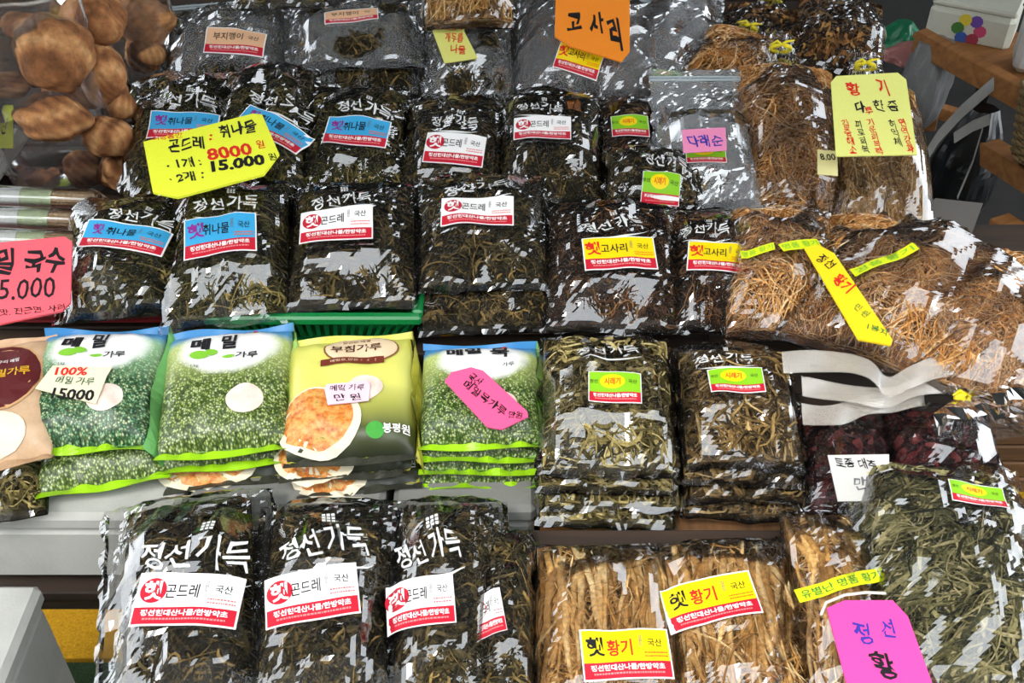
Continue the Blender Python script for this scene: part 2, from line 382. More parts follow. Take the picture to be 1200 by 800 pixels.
def fill(S, kind, rng, dens=1.0):
    nx, ny = 26, 30
    X, Y = np.meshgrid(np.linspace(-S.wc/2, S.wc/2, nx), np.linspace(S.y0, S.y1, ny))
    nf = make_noise(rng, .02); nf2 = make_noise(rng, .009)
    Z = S.base(X, Y)*.9-.003+.0035*nf(X, Y)+.002*nf2(X, Y); Z = np.minimum(Z, S.film_smooth(X, Y)-.003)
    core = (np.stack([X.ravel(), Y.ravel(), Z.ravel()], 1), grid_faces(nx, ny), np.clip(.12+.1*nf2(X, Y).ravel(), 0, .4))
    Zb = np.full(X.shape, -.006)
    und = (np.stack([X.ravel(), Y.ravel(), Zb.ravel()], 1), grid_faces(nx, ny)[:, ::-1], np.zeros(X.size))
    A = S.wc*(S.y1-S.y0)/.05*dens; n = lambda k: max(int(k*A), 10)
    q = lambda *a, **k: strips(rng, S, *a, **k)
    if kind in ('dark', 'chwi'):
        ps = [q(n(2600), 4, (.010, .032), (.0015, .0045), (0, 3), 2.5, (-.003, .004), .004, tone_pow=1.5),
              q(n(260), 6, (.03, .08), (.0012, .0022), (1.57, 1.1), 1.5, (0, .005), .003, tube=3, tone_pow=.8),
              q(n(35), 5, (.03, .06), (.006, .013), (0, 3), 1.2, (-.001, .003), .002, tone_pow=.9)]
    elif kind == 'fern':
        ps = [q(n(1500), 6, (.02, .06), (.0010, .0026), (1.2, 1.2), 2.5, (-.003, .005), .004, tube=3, tone_pow=1.3, wav=.3),
              q(n(300), 4, (.01, .03), (.003, .006), (0, 3), 2, (-.002, .003), .002)]
    elif kind == 'radish':
        ps = [q(n(900), 5, (.02, .05), (.003, .006), (0, 3), 3.5, (-.003, .005), .005, tone_pow=1.1),
              q(n(350), 6, (.03, .06), (.002, .004), (0, 3), 3, (0, .005), .004, tube=4, wav=.4, tone_pow=.8)]
    elif kind == 'stems':
        ps = [q(n(700), 6, (.03, .07), (.002, .005), (0, 3), 2.5, (-.003, .006), .004, tube=4, wav=.5, tone_pow=.9),
              q(n(500), 5, (.02, .04), (.003, .007), (0, 3), 3, (-.003, .004), .004, tone_pow=1.2)]
    elif kind == 'greystems':
        ps = [q(n(1000), 5, (.02, .06), (.0025, .006), (.6, .8), 1.8, (-.003, .006), .005, tone_pow=1.0),
              q(n(500), 6, (.04, .09), (.0015, .003), (.6, .7), 1.2, (0, .006), .004, tube=3, tone_pow=.8)]
    elif kind == 'thinroot':
        ps = [q(n(260), 8, (.05, .16), (.002, .0045), (1.57, .45), 1.2, (-.003, .004), .004, tube=4, wav=.25, tone_pow=.8),
              q(n(500), 8, (.04, .10), (.0008, .0016), (1.57, .8), 2.0, (-.001, .005), .004, tube=3, wav=.5, tone_pow=.6)]
    elif kind == 'fluffroot':
        ps = [q(n(330), 9, (.05, .14), (.0015, .004), (1.3, .7), 2.2, (-.003, .006), .006, tube=4, wav=.5, tone_pow=.8),
              q(n(900), 8, (.03, .09), (.0007, .0015), (1.3, 1.2), 3.5, (0, .008), .006, tube=3, wav=.6, tone_pow=.55)]
    elif kind == 'red':
        ps = [q(n(900), 4, (.008, .02), (.006, .011), (0, 3), 1.5, (-.003, .003), .003, tone_pow=1.0)]
    elif kind == 'flowers':
        ps = [q(n(1600), 3, (.006, .02), (.003, .008), (0, 3), 2.5, (-.003, .008), .005, tone_pow=.9)]
    return join([core, und]+ps)
FILLMAT = dict(dark='dried_dark_greens', chwi='dried_chwi_greens', fern='dried_fern', radish='dried_radish_greens', stems='dried_stems',
               greystems='grey_green_stems', thinroot='tan_root', fluffroot='brown_root', red='dark_red_dried', flowers='brown_dried_flowers')
FILLNAME = dict(dark='dried_greens', chwi='dried_greens', fern='dried_fern', radish='dried_greens', stems='dried_stems', greystems='dried_stems',
                thinroot='dried_rootlets', fluffroot='dried_roots', red='dried_slices', flowers='dried_flowers')

def film_mesh(S, mat, parent, name='clear_film', step=.005, wav=0.0, gather=None):
    nx, ny = max(int(S.w/step), 8)+1, max(int(S.l/step), 8)+1
    X, Y = np.meshgrid(np.linspace(-S.w/2, S.w/2, nx), np.linspace(0, S.l, ny)); Z = S.film(X, Y)
    e = np.minimum.reduce([X+S.w/2, S.w/2-X, Y, S.l-Y]); k = np.clip(e/.006, 0, 1)
    Z = Z*k+(1-k)*.0015*(1+S.nf(X, Y))
    dx, dy = .003*S.nz(Y*2, X)*(1-k), .003*S.nf(X*.4, Y)*(1-k)
    X2, Y2 = X+dx, Y+dy
    if gather:   # the neck of a tied bag draws together towards the tie
        g0, gw = gather; t = np.clip((Y-g0)/(S.l-g0), 0, 1); sq = 1-(1-gw)*np.sin(np.clip(t*1.25, 0, 1)*np.pi/2)**1.0
        X2 = X2*sq; Z = Z+t*.012*np.sin(X*160)*k+.004*t
    V = np.stack([X2.ravel(), Y2.ravel(), Z.ravel()], 1)
    Zb = -.008*k.ravel(); Vb = np.stack([X2.ravel(), Y2.ravel(), Zb], 1)
    return mesh(name, np.concatenate([V, Vb]), np.concatenate([grid_faces(nx, ny), grid_faces(nx, ny, nx*ny)[:, ::-1]]), mat, parent, smooth=False)

# ------------------------------------------------------------ builders of goods
def lab_local(fr, h, uL, vL, uR, vR, hpx):
    a, b = fr.px(uL, vL, h), fr.px(uR, vR, h); uc, vc = (uL+uR)/2, (vL+vR)/2
    t, m = fr.px(uc, vc-hpx/2, h), fr.px(uc, vc+hpx/2, h); d = b-a; rot = math.atan2(d[1], d[0])
    nrm = np.array([-math.sin(rot), math.cos(rot)])
    return (a[0]+b[0])/2, (a[1]+b[1])/2, math.hypot(d[0], d[1]), abs((t-m)[:2]@nrm), rot
def brand(S, fr, parent, spec, text='정선가득'):
    uL, vL, uR, vR, hpx = spec; x, y, w, h, r = lab_local(fr, S.h*.95, *spec)
    P = Print([PWH])
    P.text(text[:2], -w*.24, 0, h*.74, PWH, 0, .012, w=w*.44, shear=-.12, brush=1); P.text(text[2:], w*.25, h*.08, h*.88, PWH, 0, .012, w=w*.44, shear=-.05, brush=1)
    n = 14; xs = np.linspace(-w*.42, w*.5, n); ys = -h*.62-h*.16*np.sin(np.linspace(0, math.pi, n)); th = h*.05*np.sin(np.linspace(.15, 3.0, n))
    V = [(xs[i], ys[i]+th[i]) for i in range(n)]+[(xs[i], ys[i]-th[i]) for i in range(n)]
    P.add(V, [(i, i+n, i+n+1, i+1) for i in range(n-1)], PWH, 0)
    for a in range(3):
        for b_ in range(3): P.rect(w*.02+a*h*.11, h*.62+b_*h*.11, w*.02+a*h*.11+h*.08, h*.62+b_*h*.11+h*.08, PWH, 0, 1, 1)
    P.build('brand_print', parent, lambda X, Y: np.maximum(S.film(X, Y), .7*S.film_smooth(np.full_like(X, x), np.full_like(Y, y)))+.0012, x, y, r)
def add_stickers(S, fr, t, stickers, seed):
    for i, (k, *sp) in enumerate(stickers):
        x, y, w, h, r = lab_local(fr, S.h*.95, *sp)
        o = sticker(k, w, h, seed+i).build('sticker', t, lambda X, Y: np.maximum(S.film_smooth(X, Y)*.4+.6*S.film_smooth(np.full_like(X, x), np.full_like(Y, y)), S.film_smooth(X, Y)+.001)+.0025, x, y, r)
BAGS = []
def bag(ub, vb, ut, vt, wpx, z0, tilt, h, kind, label, group, seed, name='herb_bag', cat='bag', stickers=(), br=None,
        mx=.012, mb=.014, mt=.03, film='clear_film', dens=1.0, roll=0, flat=3.0, lean=0.0, nc=12, under=0, und_dx=0.0, gather=None, step=.005, frame=None, fillcol=None):
    rng = np.random.default_rng(seed); fr, W, L = frame or place(ub, vb, ut, vt, wpx, z0, tilt, roll)
    S = Mound(W, L, h, mx, mb, mt, rng, flat, lean, nc)
    for k, *sp in stickers: S.lab.append(lab_local(fr, S.h*.95, *sp))
    t = root(name, fr, label, cat, group)
    V, F, T = fill(S, kind, rng, dens); mesh(FILLNAME[kind], V, F, MATS[fillcol or FILLMAT[kind]], t, tone=T, kind='stuff')
    film_mesh(S, MATS[film], t, gather=gather, step=step)
    add_stickers(S, fr, t, stickers, seed)
    if br: brand(S, fr, t, br)
    BAGS.append((t, fr, S)); return t, fr, S

def tie(fr, x, y, z, parent, r=.012, col='tie_yellow', name='twist_tie'):
    m = plain(col, {'tie_yellow': 'e6d21c', 'tie_green': '14806a'}[col], .4, var=0); b = MB(); a = np.linspace(0, 2*math.pi, 25)
    b.tube(np.stack([x+r*1.3*np.cos(a), y+0*a, z+r*.6*np.sin(a)], 1), .0035, 6, cap=False)
    for s in (-1, 1): b.tube([(x, y, z+r*.6), (x+s*.008, y+.004, z+r), (x+s*.02, y+s*.006, z+r*1.1)], [.003, .0025, .001], 5)
    return b.build(name, m, parent, smooth=True)

def band(S, x, y, w, h, rot, parent, mat, name='paper_band', text=None, inkm=None, lift=.004):
    """strip of printed tape lying over the bag"""
    P = Print([mat]); P.rect(-w/2, -h/2, w/2, h/2, mat, 0, 20, 1)
    if text: P.text(text, 0, 0, h*.62, inkm or LGRN, .0006, .01, w=w*.9)
    return P.build(name, parent, lambda X, Y: np.maximum(S.film_smooth(X, Y), S.film_smooth(np.full_like(X, x), np.full_like(Y, y))*.9)+lift+.004, x, y, rot)

def card(pts, z, tilt, label, col, lines, th=.0025, name='price_card', cat='price tag', group=None, h=None, edge=None, lean_roll=0, rough=.55):
    """stiff card; pts = outline pixels (at height z, sloping by tilt), lines = (text, u, v, hpx, ink, bold, rot deg, wpx)"""
    u0 = sum(p[0] for p in pts)/len(pts); v0 = sum(p[1] for p in pts)/len(pts)
    O = hitz(u0, v0, z); t = math.radians(tilt); r = math.radians(lean_roll)
    N = np.array([math.sin(r), -math.sin(t)*math.cos(r), math.cos(t)*math.cos(r)]); X = np.array([1, 0, 0.])-N*N[0]; X /= np.linalg.norm(X); fr = Frame(O, X, np.cross(N, X), N)
    m = plain('card_'+col, col, rough, .3, var=.03, sc=300); P = [tuple(fr.px(*p)[:2]) for p in pts]
    if sum(P[i][0]*P[(i+1) % len(P)][1]-P[(i+1) % len(P)][0]*P[i][1] for i in range(len(P))) < 0: P = P[::-1]
    b = MB(); b.prism(P, -th, 0, 0)
    o = b.build(name, [m], None, fr=fr); tag(o, label, cat, group)
    for f in o.data.polygons[2:]: pass
    G = Print([])
    for (s, u, v, hp, im, bold, rot, wp) in lines:
        c = fr.px(u, v); vert = isinstance(s, tuple); q = s[0] if vert else s
        hh = np.linalg.norm(fr.px(u, v-hp/2)-fr.px(u, v+hp/2)); ww = np.linalg.norm(fr.px(u-wp/2, v)-fr.px(u+wp/2, v)) if wp else None
        G.text(q, c[0], c[1], hh, im, .0004, bold, w=ww, rot=math.radians(rot), vertical=vert, shear=-.08, brush=0 if q == ':' else .3 if q.isascii() else 1)
    if G.V: G.build('handwriting', o, lambda X, Y: X*0)
    return o, fr

def pillow(ub, vb, ut, vt, wpx, z0, tilt, h, label, group, art, seed, name='flour_bag', prints=None, gusset=None, roll=0, frame=None, seam='seam_green', wave=.004, puff=2.6):
    """printed foil pouch: swollen body, side gussets, flat welded seams"""
    rng = np.random.default_rng(seed)
    fr, W, L = frame or place(ub, vb, ut, vt, wpx, z0, tilt, roll)
    t = root(name, fr, label, 'bag', group); nx, ny = 25, 31; nz = make_noise(rng, .08); nf = make_noise(rng, .03)
    sb, st = L*.055, L*.04
    U, Vv = np.meshgrid(np.linspace(-1, 1, nx), np.linspace(0, 1, ny)); X = U*W/2; Y = sb+Vv*(L-sb-st)
    pf = lambda x, y: (1-np.clip(np.abs(x)/(W/2), 0, 1)**(puff*2))**.6*(1-np.clip(np.abs(2*(y-sb)/(L-sb-st)-1), 0, 1)**(puff*1.4))**.7
    zt = lambda x, y: .0+h*pf(x, y)*(1+.06*nz(x, y))+.0010*nf(x, y)*(1+3*np.clip(1-(y-sb)/.03, 0, 1))
    pin = 1-.04*(1-pf(X*0, Y)); X = X*pin
    Zt = zt(X, Y); zb = -.004*pf(X, Y)
    uv = np.stack([(U.ravel()+1)/2, Vv.ravel()], 1)
    mesh('front_panel', np.stack([X.ravel(), Y.ravel(), Zt.ravel()], 1), grid_faces(nx, ny), art, t, smooth=True, uv=uv)
    # back and sides
    B = np.stack([X.ravel(), Y.ravel(), zb.ravel()-.001], 1); F = [tuple(f) for f in grid_faces(nx, ny)[:, ::-1]]; V = [tuple(p) for p in B]
    for c in (0, nx-1):
        for j in range(ny):
            a = np.array([X[j, c], Y[j, c], Zt[j, c]]); b_ = B[j*nx+c]; m = (a+b_)/2; m[0] -= np.sign(X[j, c])*.004
            V += [tuple(a), tuple(m), tuple(b_)]
        o = nx*ny+(0 if c == 0 else ny*3)
        for j in range(ny-1):
            for k in range(2): F.append((o+3*j+k, o+3*j+k+1, o+3*j+3+k+1, o+3*j+3+k) if c == 0 else (o+3*j+k, o+3*j+3+k, o+3*j+3+k+1, o+3*j+k+1))
    mesh('side_gusset', V, F, MATS[art.name+'_side'], t)
    for nm, y0, y1, sd, mt in (('lower_seam', 0, sb, 1, seam), ('upper_seam', L-st, L, -1, art.name+'_top')):
        n = 25; x = np.linspace(-W/2, W/2, n)*1.01; zz = wave*np.sin(x*rng.uniform(35, 60)+rng.uniform(0, 6))+.004; yj = y0 if sd > 0 else y1
        e = zt(x, np.full(n, y1 if sd > 0 else y0)); V = []
        for rr in range(3):
            k = rr/2
            V += [(x[i], (y0 if sd > 0 else y1)*(1-k)+(y1 if sd > 0 else y0)*k, zz[i]*(1-k)+e[i]*k) for i in range(n)]
        V2 = V+[(a, b_, c-.0012) for a, b_, c in V]; Fq = grid_faces(n, 3).tolist(); Fq = (Fq if sd > 0 else [f[::-1] for f in Fq])
        mesh(nm, V2, Fq+[[i+3*n for i in f[::-1]] for f in Fq]+[[i, i+3*n, i+3*n+1, i+1][::1] for i in range(n-1)], MATS[mt], t, smooth=False)
    if prints:
        P = Print([]); prints(P, W, L); P.build('front_print', t, lambda X_, Y_: zt(X_, Y_)+.002)
    if gusset is not None:   # loose side flap that stands proud of the body
        n = 14; s = np.linspace(0, 1, n); x0 = W/2*.98; V = []
        for k in range(3):
            q = k/2; V += [(x0+q*gusset*(.5+.5*math.sin(3.0*a))+.004*math.sin(9*a+k), L*(-.06*q+a*(1.0+.0*q)), (zt(np.array([x0*.97]), np.array([L*.1+a*L*.8]))[0])*(1-q)-.012*q+.004*math.sin(7*a+2*k)) for a in s]
        Fq = grid_faces(n, 3).tolist(); V2 = V+[(a+.001, b_, c-.0015) for a, b_, c in V]
        mesh('side_flap', V2, Fq+[[i+3*n for i in f[::-1]] for f in Fq], MATS[art.name+'_side'], t)
    return t, fr, (W, L, zt)

# artwork of the pouches, as flat print on their panels (UV)
def art_flour(name, c1, c2, c3, top, side, ry=.26, cy=.78):
    m, nt, p = newmat(name); uvn = nt.nodes.new('ShaderNodeTexCoord'); sp = nt.nodes.new('ShaderNodeSeparateXYZ'); nt.links.new(uvn.outputs['UV'], sp.inputs[0])
    vo = nt.nodes.new('ShaderNodeTexVoronoi'); vo.inputs['Scale'].default_value = 62; nt.links.new(uvn.outputs['UV'], vo.inputs[0])
    sc = nt.nodes.new('ShaderNodeSeparateColor'); nt.links.new(vo.outputs['Color'], sc.inputs[0])
    grain = ramp(nt, sc.outputs[0], [(.0, c3), (.35, c1), (.65, c2), (.9, 'd6e0b0')])
    dst = ramp(nt, vo.outputs['Distance'], [(0, (1.1, 1.1, 1.1, 1)), (.6, (.08, .12, .06, 1))]); grain = mixc(nt, .95, grain, dst, 'MULTIPLY')
    def math_(op, a, b=None):
        n = nt.nodes.new('ShaderNodeMath'); n.operation = op
        for i, q in enumerate((a, b)):
            if q is None: continue
            if isinstance(q, bpy.types.NodeSocket): nt.links.new(q, n.inputs[i])
            else: n.inputs[i].default_value = q
        return n.outputs[0]
    dx = math_('DIVIDE', math_('SUBTRACT', sp.outputs[0], .52), .42); dy = math_('DIVIDE', math_('SUBTRACT', sp.outputs[1], cy), ry)
    r = math_('ADD', math_('MULTIPLY', dx, dx), math_('MULTIPLY', dy, dy))
    nz = noise(nt, 7, 3, 'UV'); r = math_('ADD', r, math_('MULTIPLY', math_('SUBTRACT', nz, .5), .35))
    glow = ramp(nt, r, [(.55, (1, 1, 1, 1)), (1.15, (0, 0, 0, 1))])
    sky = ramp(nt, sp.outputs[1], [(.84, (0, 0, 0, 1)), (.93, (1, 1, 1, 1))])
    soft = ramp(nt, sp.outputs[1], [(.45, (0, 0, 0, 1)), (.85, (1, 1, 1, 1))])
    c = mixc(nt, mixc(nt, 1, soft, (.75, .75, .75, 1), 'MULTIPLY'), grain, lin(c2)); c = mixc(nt, sky, c, lin(top)); c = mixc(nt, glow, c, lin('f4f3ef'))
    nt.links.new(c, p.inputs['Base Color']); p.inputs['Roughness'].default_value = .38; p.inputs['Specular IOR Level'].default_value = .45
    bump(nt, p, noise(nt, 28, 2), .25, .003); MATS[name] = m
    MATS[name+'_side'] = plain(name+'_side', side, .4, .4, sc=20); MATS[name+'_top'] = plain(name+'_top', top, .4, .4, var=0); return m
ART1 = art_flour('flour_art_cool', '66a274', 'a2ca9c', '2f4d3c', '3f86bd', '6aa860')
ART2 = art_flour('flour_art_warm', '9fb457', 'c9d684', '4a6a2c', '4a8cc0', '9cc46c')
ART3 = art_flour('jelly_art', '86a84c', 'c3d07a', '3d5c24', '3f86bd', '7fb044')
def art_pancake():
    m, nt, p = newmat('pancake_art'); uvn = nt.nodes.new('ShaderNodeTexCoord'); sp = nt.nodes.new('ShaderNodeSeparateXYZ'); nt.links.new(uvn.outputs['UV'], sp.inputs[0])
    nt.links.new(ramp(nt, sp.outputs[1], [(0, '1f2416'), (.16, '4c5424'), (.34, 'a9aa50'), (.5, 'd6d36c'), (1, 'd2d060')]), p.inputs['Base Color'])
    p.inputs['Roughness'].default_value = .38; bump(nt, p, noise(nt, 28, 2), .25, .003); MATS['pancake_art'] = m
    plain('pancake_art_side', 'a8a438', .4); plain('pancake_art_top', 'd2d060', .4); return m
ART4 = art_pancake(); plain('seam_green', '9cd01c', .35, var=.04); plain('seam_dark', '3a3a30', .4); plain('seam_yellow', 'd0cf60', .4)
def speck_disc(name, stops, sc):
    m, nt, p = newmat(name); nt.links.new(ramp(nt, noise(nt, sc, 4), stops), p.inputs['Base Color']); p.inputs['Roughness'].default_value = .45; MATS[name] = m; return m
FOOD = speck_disc('pancake_print', [(.3, 'a34a1c'), (.45, 'd07f34'), (.6, 'd8a55c'), (.72, '7d8a34')], 120)
POWD = speck_disc('powder_print', [(.3, 'dcc2b4'), (.7, 'ecd9cc')], 60); PLATE = ink('plate_print', 'e6dcc0')
def fp(title, sub, card_cover=False, jelly=False):
    def g(P, W, L):
        if jelly:
            P.text('메밀', -W*.14, L*.84, L*.09, BLACK, 0, .04, w=W*.3, rot=.1); P.text('묵', W*.17, L*.84, L*.16, BLACK, 0, .03)
            P.text('가루', W*.24, L*.68, L*.05, BLACK, 0, .01)
        else:
            P.text('메', -W*.2, L*.80, L*.12, BLACK, 0, .05, w=W*.15); P.text('밀', W*.02, L*.81, L*.15, BLACK, 0, .035, w=W*.12); P.text('가루', W*.17, L*.67, L*.06, BLACK, 0, .02, w=W*.17)
            P.disc(-W*.2, L*.70, W*.075, LGRN, 0, 12, L*.035); P.disc(-W*.11, L*.72, W*.05, LGRN, 0, 12, L*.028); P.disc(W*.03, L*.665, W*.05, LGRN, 0, 12, L*.015)
        P.text('국내산 메밀 100%', W*.05, L*.92, L*.018, RINK, 0, .0, w=W*.25); P.disc(W*.21, L*.915, W*.02, RINK, 0, 10)
        P.disc(W*.17, L*.33, W*.14, POWD, 0, 24, L*.105)
        P.text('1 kg', -W*.22, L*.6, L*.03, BLACK, 0, .0)
    return g
def fpan(P, W, L):
    br = ink('badge_brown', '8a5a34'); cream = ink('badge_cream', 'e2c9a4')
    P.disc(W*.1, L*.80, W*.30, br, 0, 28, L*.145); P.disc(W*.1, L*.80, W*.285, cream, .0004, 28, L*.135)
    P.rect(-W*.22, L*.66, W*.28, L*.71, ink('ribbon_brown', '6c2c1a'), .0009, 8, 1); P.text('맛있는 메밀', W*.06, L*.875, L*.035, br, .0009, .01); P.text('부침가루', W*.06, L*.795, L*.075, ink('title_brown', '4a2614'), .0009, .02, w=W*.4)
    P.text('메밀로 만든 우리맛', W*.04, L*.685, L*.02, cream, .0013, .0, w=W*.36)
    P.disc(-W*.23, L*.27, W*.33, PLATE, 0, 32, L*.23); P.disc(-W*.25, L*.285, W*.29, FOOD, .0005, 32, L*.20)
    P.disc(W*.13, L*.47, W*.14, POWD, 0, 20, L*.10)
    P.disc(W*.2, L*.17, W*.07, ink('maker_green', '3a9a30'), .0003, 18, L*.05); P.text('봉평원', W*.36, L*.18, L*.06, WHITE, .0003, .02, w=W*.2)

# ------------------------------------------------------------ the setting
m, nt, p = newmat('market_floor'); tc = nt.nodes.new('ShaderNodeTexCoord'); sp = nt.nodes.new('ShaderNodeSeparateXYZ'); nt.links.new(tc.outputs['Object'], sp.inputs[0])
nt.links.new(ramp(nt, noise(nt, 14, 5), [(.3, '1a1917'), (.7, '2c2a27')]), p.inputs['Base Color']); p.inputs['Roughness'].default_value = .9; MATS['market_floor'] = m
fl = MB().box((0, 2, -.05), (9, 9, .1)).build('floor', MATS['market_floor']); tag(fl, kind='structure')
def carpet(name, col, x0, x1, y0, y1, label, seed):
    rng = np.random.default_rng(seed); nx, ny = 80, 30; X, Y = np.meshgrid(np.linspace(x0, x1, nx), np.linspace(y0, y1, ny)); Z = .012+.003*rng.random(X.shape)
    V = np.stack([X.ravel(), Y.ravel(), Z.ravel()], 1); Vb = V.copy(); Vb[:, 2] = .001; nn = nx*ny
    rim = [i for i in range(nx)]+[j*nx+nx-1 for j in range(1, ny)]+[(ny-1)*nx+i for i in range(nx-2, -1, -1)]+[j*nx for j in range(ny-2, 0, -1)]
    F = grid_faces(nx, ny).tolist()+[[rim[i], rim[i]+nn, rim[(i+1) % len(rim)]+nn, rim[(i+1) % len(rim)]][::1] for i in range(len(rim))]
    m = plain(name+'_pile_'+col, col, .95, .1, var=.25, sc=220, bmp=.8)
    return tag(mesh(name, np.concatenate([V, Vb]), F, m), label, 'mat')
carpet('floor_mat', 'b98a1e', -1.3, 1.2, 1.0, 1.35, 'mustard yellow strip of fibre mat on the ground beside the foam box', 5)
carpet('floor_mat', '2c3d26', -1.3, 1.2, .3, .992, 'dark green mat on the ground in the lower left corner', 6)
WOOD = {}
def wood(name, a, b, sc=6):
    m, nt, p = newmat(name); f = noise(nt, sc, 6, stretch=(1, 9, 9), rough=.65)
    c = ramp(nt, f, [(.3, a), (.7, b)]); nt.links.new(c, p.inputs['Base Color']); p.inputs['Roughness'].default_value = .7; bump(nt, p, f, .3, .002); MATS[name] = m; return m
wood('brown_wood', '4a3018', '7d5630'); wood('dark_wood', '1e140e', '3a2818'); wood('orange_wood', '7a4c20', 'a8713a')
def foam(name='foam', col='b8b7b0'):
    if name in MATS: return MATS[name]
    m, nt, p = newmat(name); vo = nt.nodes.new('ShaderNodeTexVoronoi'); vo.inputs['Scale'].default_value = 220; tc = nt.nodes.new('ShaderNodeTexCoord'); nt.links.new(tc.outputs['Object'], vo.inputs[0])
    dirt = ramp(nt, noise(nt, 5, 5), [(.35, tuple(x*.75 for x in lin(col)[:3])+(1,)), (.6, lin(col))]); nt.links.new(dirt, p.inputs['Base Color'])
    p.inputs['Roughness'].default_value = .8; bump(nt, p, vo.outputs['Distance'], .25, .001); MATS[name] = m; return m
foam(); foam('grey_foam', '878680')
def foam_box(x0, x1, y0, y1, z0, z1, label, group, m='foam', lid=True):
    O = np.array([(x0+x1)/2, (y0+y1)/2, z0]); fr = Frame(O, (1, 0, 0), (0, 1, 0), (0, 0, 1)); t = root('foam_box', fr, label, 'box', group)
    w, d, h = x1-x0, y1-y0, z1-z0; b = MB(); b.box((0, 0, (h-.03)/2), (w*.97, d*.97, h-.03), bev=.008); b.build('body', MATS[m], t)
    l = MB(); l.box((0, 0, h-.0145), (w, d, .028), bev=.007); l.build('lid', MATS[m], t)
    return t
def stand(name, x0, x1, yf, zf, yb, zb, label, m='dark_wood', th=.018, nb=5, floor=0.0, cat='shelf', legs=True):
    """sloping slatted stand: slats, rails and legs"""
    O = np.array([(x0+x1)/2, yf, zf]); Y = np.array([0, yb-yf, zb-zf]); L = np.linalg.norm(Y); Y /= L; X = np.array([1., 0, 0]); fr = Frame(O, X, Y, np.cross(X, Y)); w = x1-x0
    t = root(name, fr, label, cat); n = nb; sl = L/n
    for i in range(n): MB().box((0, (i+.5)*sl, -th/2), (w, sl*.94, th), bev=.002).build('slat', MATS[m], t)
    if legs:
        for sx in (-1, 1):
            for yy in (.08*L, .92*L):
                top = fr.O+fr.X*(sx*(w/2-.04))+fr.Y*yy+fr.Z*(-th-.002); h = top[2]-floor-.002
                g = MB().box((0, 0, -h/2-.004), (.035, .035, h-.008)); o = g.build('leg', MATS[m], t); o.matrix_world = Matrix.Translation(Vector(top))
        for yy in (.08*L, .92*L): MB().box((0, yy, -th-.016), (w-.02, .03, .028)).build('rail', MATS[m], t)
    return t
def beam(p, q, w, h, mat, name, parent=None):
    p, q = np.array(p, float), np.array(q, float); Y = q-p; L = np.linalg.norm(Y); Y /= L; X = np.cross(Y, (0, 0, 1.)); X /= np.linalg.norm(X); fr = Frame((p+q)/2, X, Y, np.cross(X, Y))
    return MB().box((0, 0, 0), (w, L, h), bev=.002).build(name, mat, parent, fr=fr)

# ------------------------------------------------------------ supports of the display
stand('display_stand', -.36, .62, .56, .448, .850, .500, 'dark slatted stand under the front row of herb bags and roots')
stand('display_stand', -.75, .145, .872, .345, 1.16, .365, 'dark wooden platform carrying the foam boxes beneath the flour bags', nb=5)
stand('display_stand', .155, .60, .90, .458, 1.135, .505, 'dark slatted stand carrying the green dried herb stacks', nb=5)
stand('display_stand', -.95, .265, 1.14, .52, 1.395, .543, 'wooden shelf behind the flour bags under the middle row of dark bags', m='dark_wood')
stand('display_stand', -1.15, .32, 1.405, .565, 1.69, .615, 'wooden shelf under the second row of dark bags from the back', m='dark_wood')
stand('display_stand', -1.3, .32, 1.70, .585, 2.15, .72, 'dark shelf at the back under the zip bags', m='dark_wood', nb=7)

def fb(u0, v0, u1, z): return hitz(u0, v0, z), hitz(u1, v0, z)
foam_box(-.72, -.405, .875, 1.12, .368, .492, 'dirty grey white foam box at the left under the buckwheat flour bags', 'foam boxes under the flour')
foam_box(-.395, -.155, .885, 1.12, .368, .495, 'grey foam box behind the leftmost front herb bag', 'foam boxes under the flour', 'grey_foam')
foam_box(-.145, .03, .885, 1.12, .368, .495, 'pale foam box behind the second and third front herb bags', 'foam boxes under the flour', 'grey_foam')
foam_box(-.85, -.552, .52, .805, .25, .455, 'white foam box corner jutting in at the lower left edge', None)
CARD = plain('cardboard', '8a5a30', .85, .1, sc=90); CARDB = plain('dark_cardboard', '6a4526', .85, .1, sc=90)
def carton(x0, x1, y0, y1, z0, z1, label, m=None):
    fr = Frame(((x0+x1)/2, (y0+y1)/2, z0), (1, 0, 0), (0, 1, 0), (0, 0, 1)); w, d, h = x1-x0, y1-y0, z1-z0; t = root('cardboard_box', fr, label, 'box'); b = MB(); q = .004
    for c, s in (((0, -d/2+q/2, h/2), (w, q, h)), ((0, d/2-q/2, h/2), (w, q, h)), ((-w/2+q/2, 0, h/2), (q, d-2*q, h)), ((w/2-q/2, 0, h/2), (q, d-2*q, h)), ((0, 0, q/2), (w-2*q, d-2*q, q))): b.box(c, s)
    b.build('body', m or CARD, t)
    for s in (-1, 1): MB().box((0, s*d/4, h+q/2), (w, d/2-.002, q)).build('flap', m or CARD, t)
carton(-.07, .255, 1.17, 1.36, .548, .572, 'flat brown carton under the yellow labelled fern bags', CARDB)
carton(.035, .125, .885, 1.12, .368, .475, 'brown cardboard box edge between the foam boxes and the herb stacks')

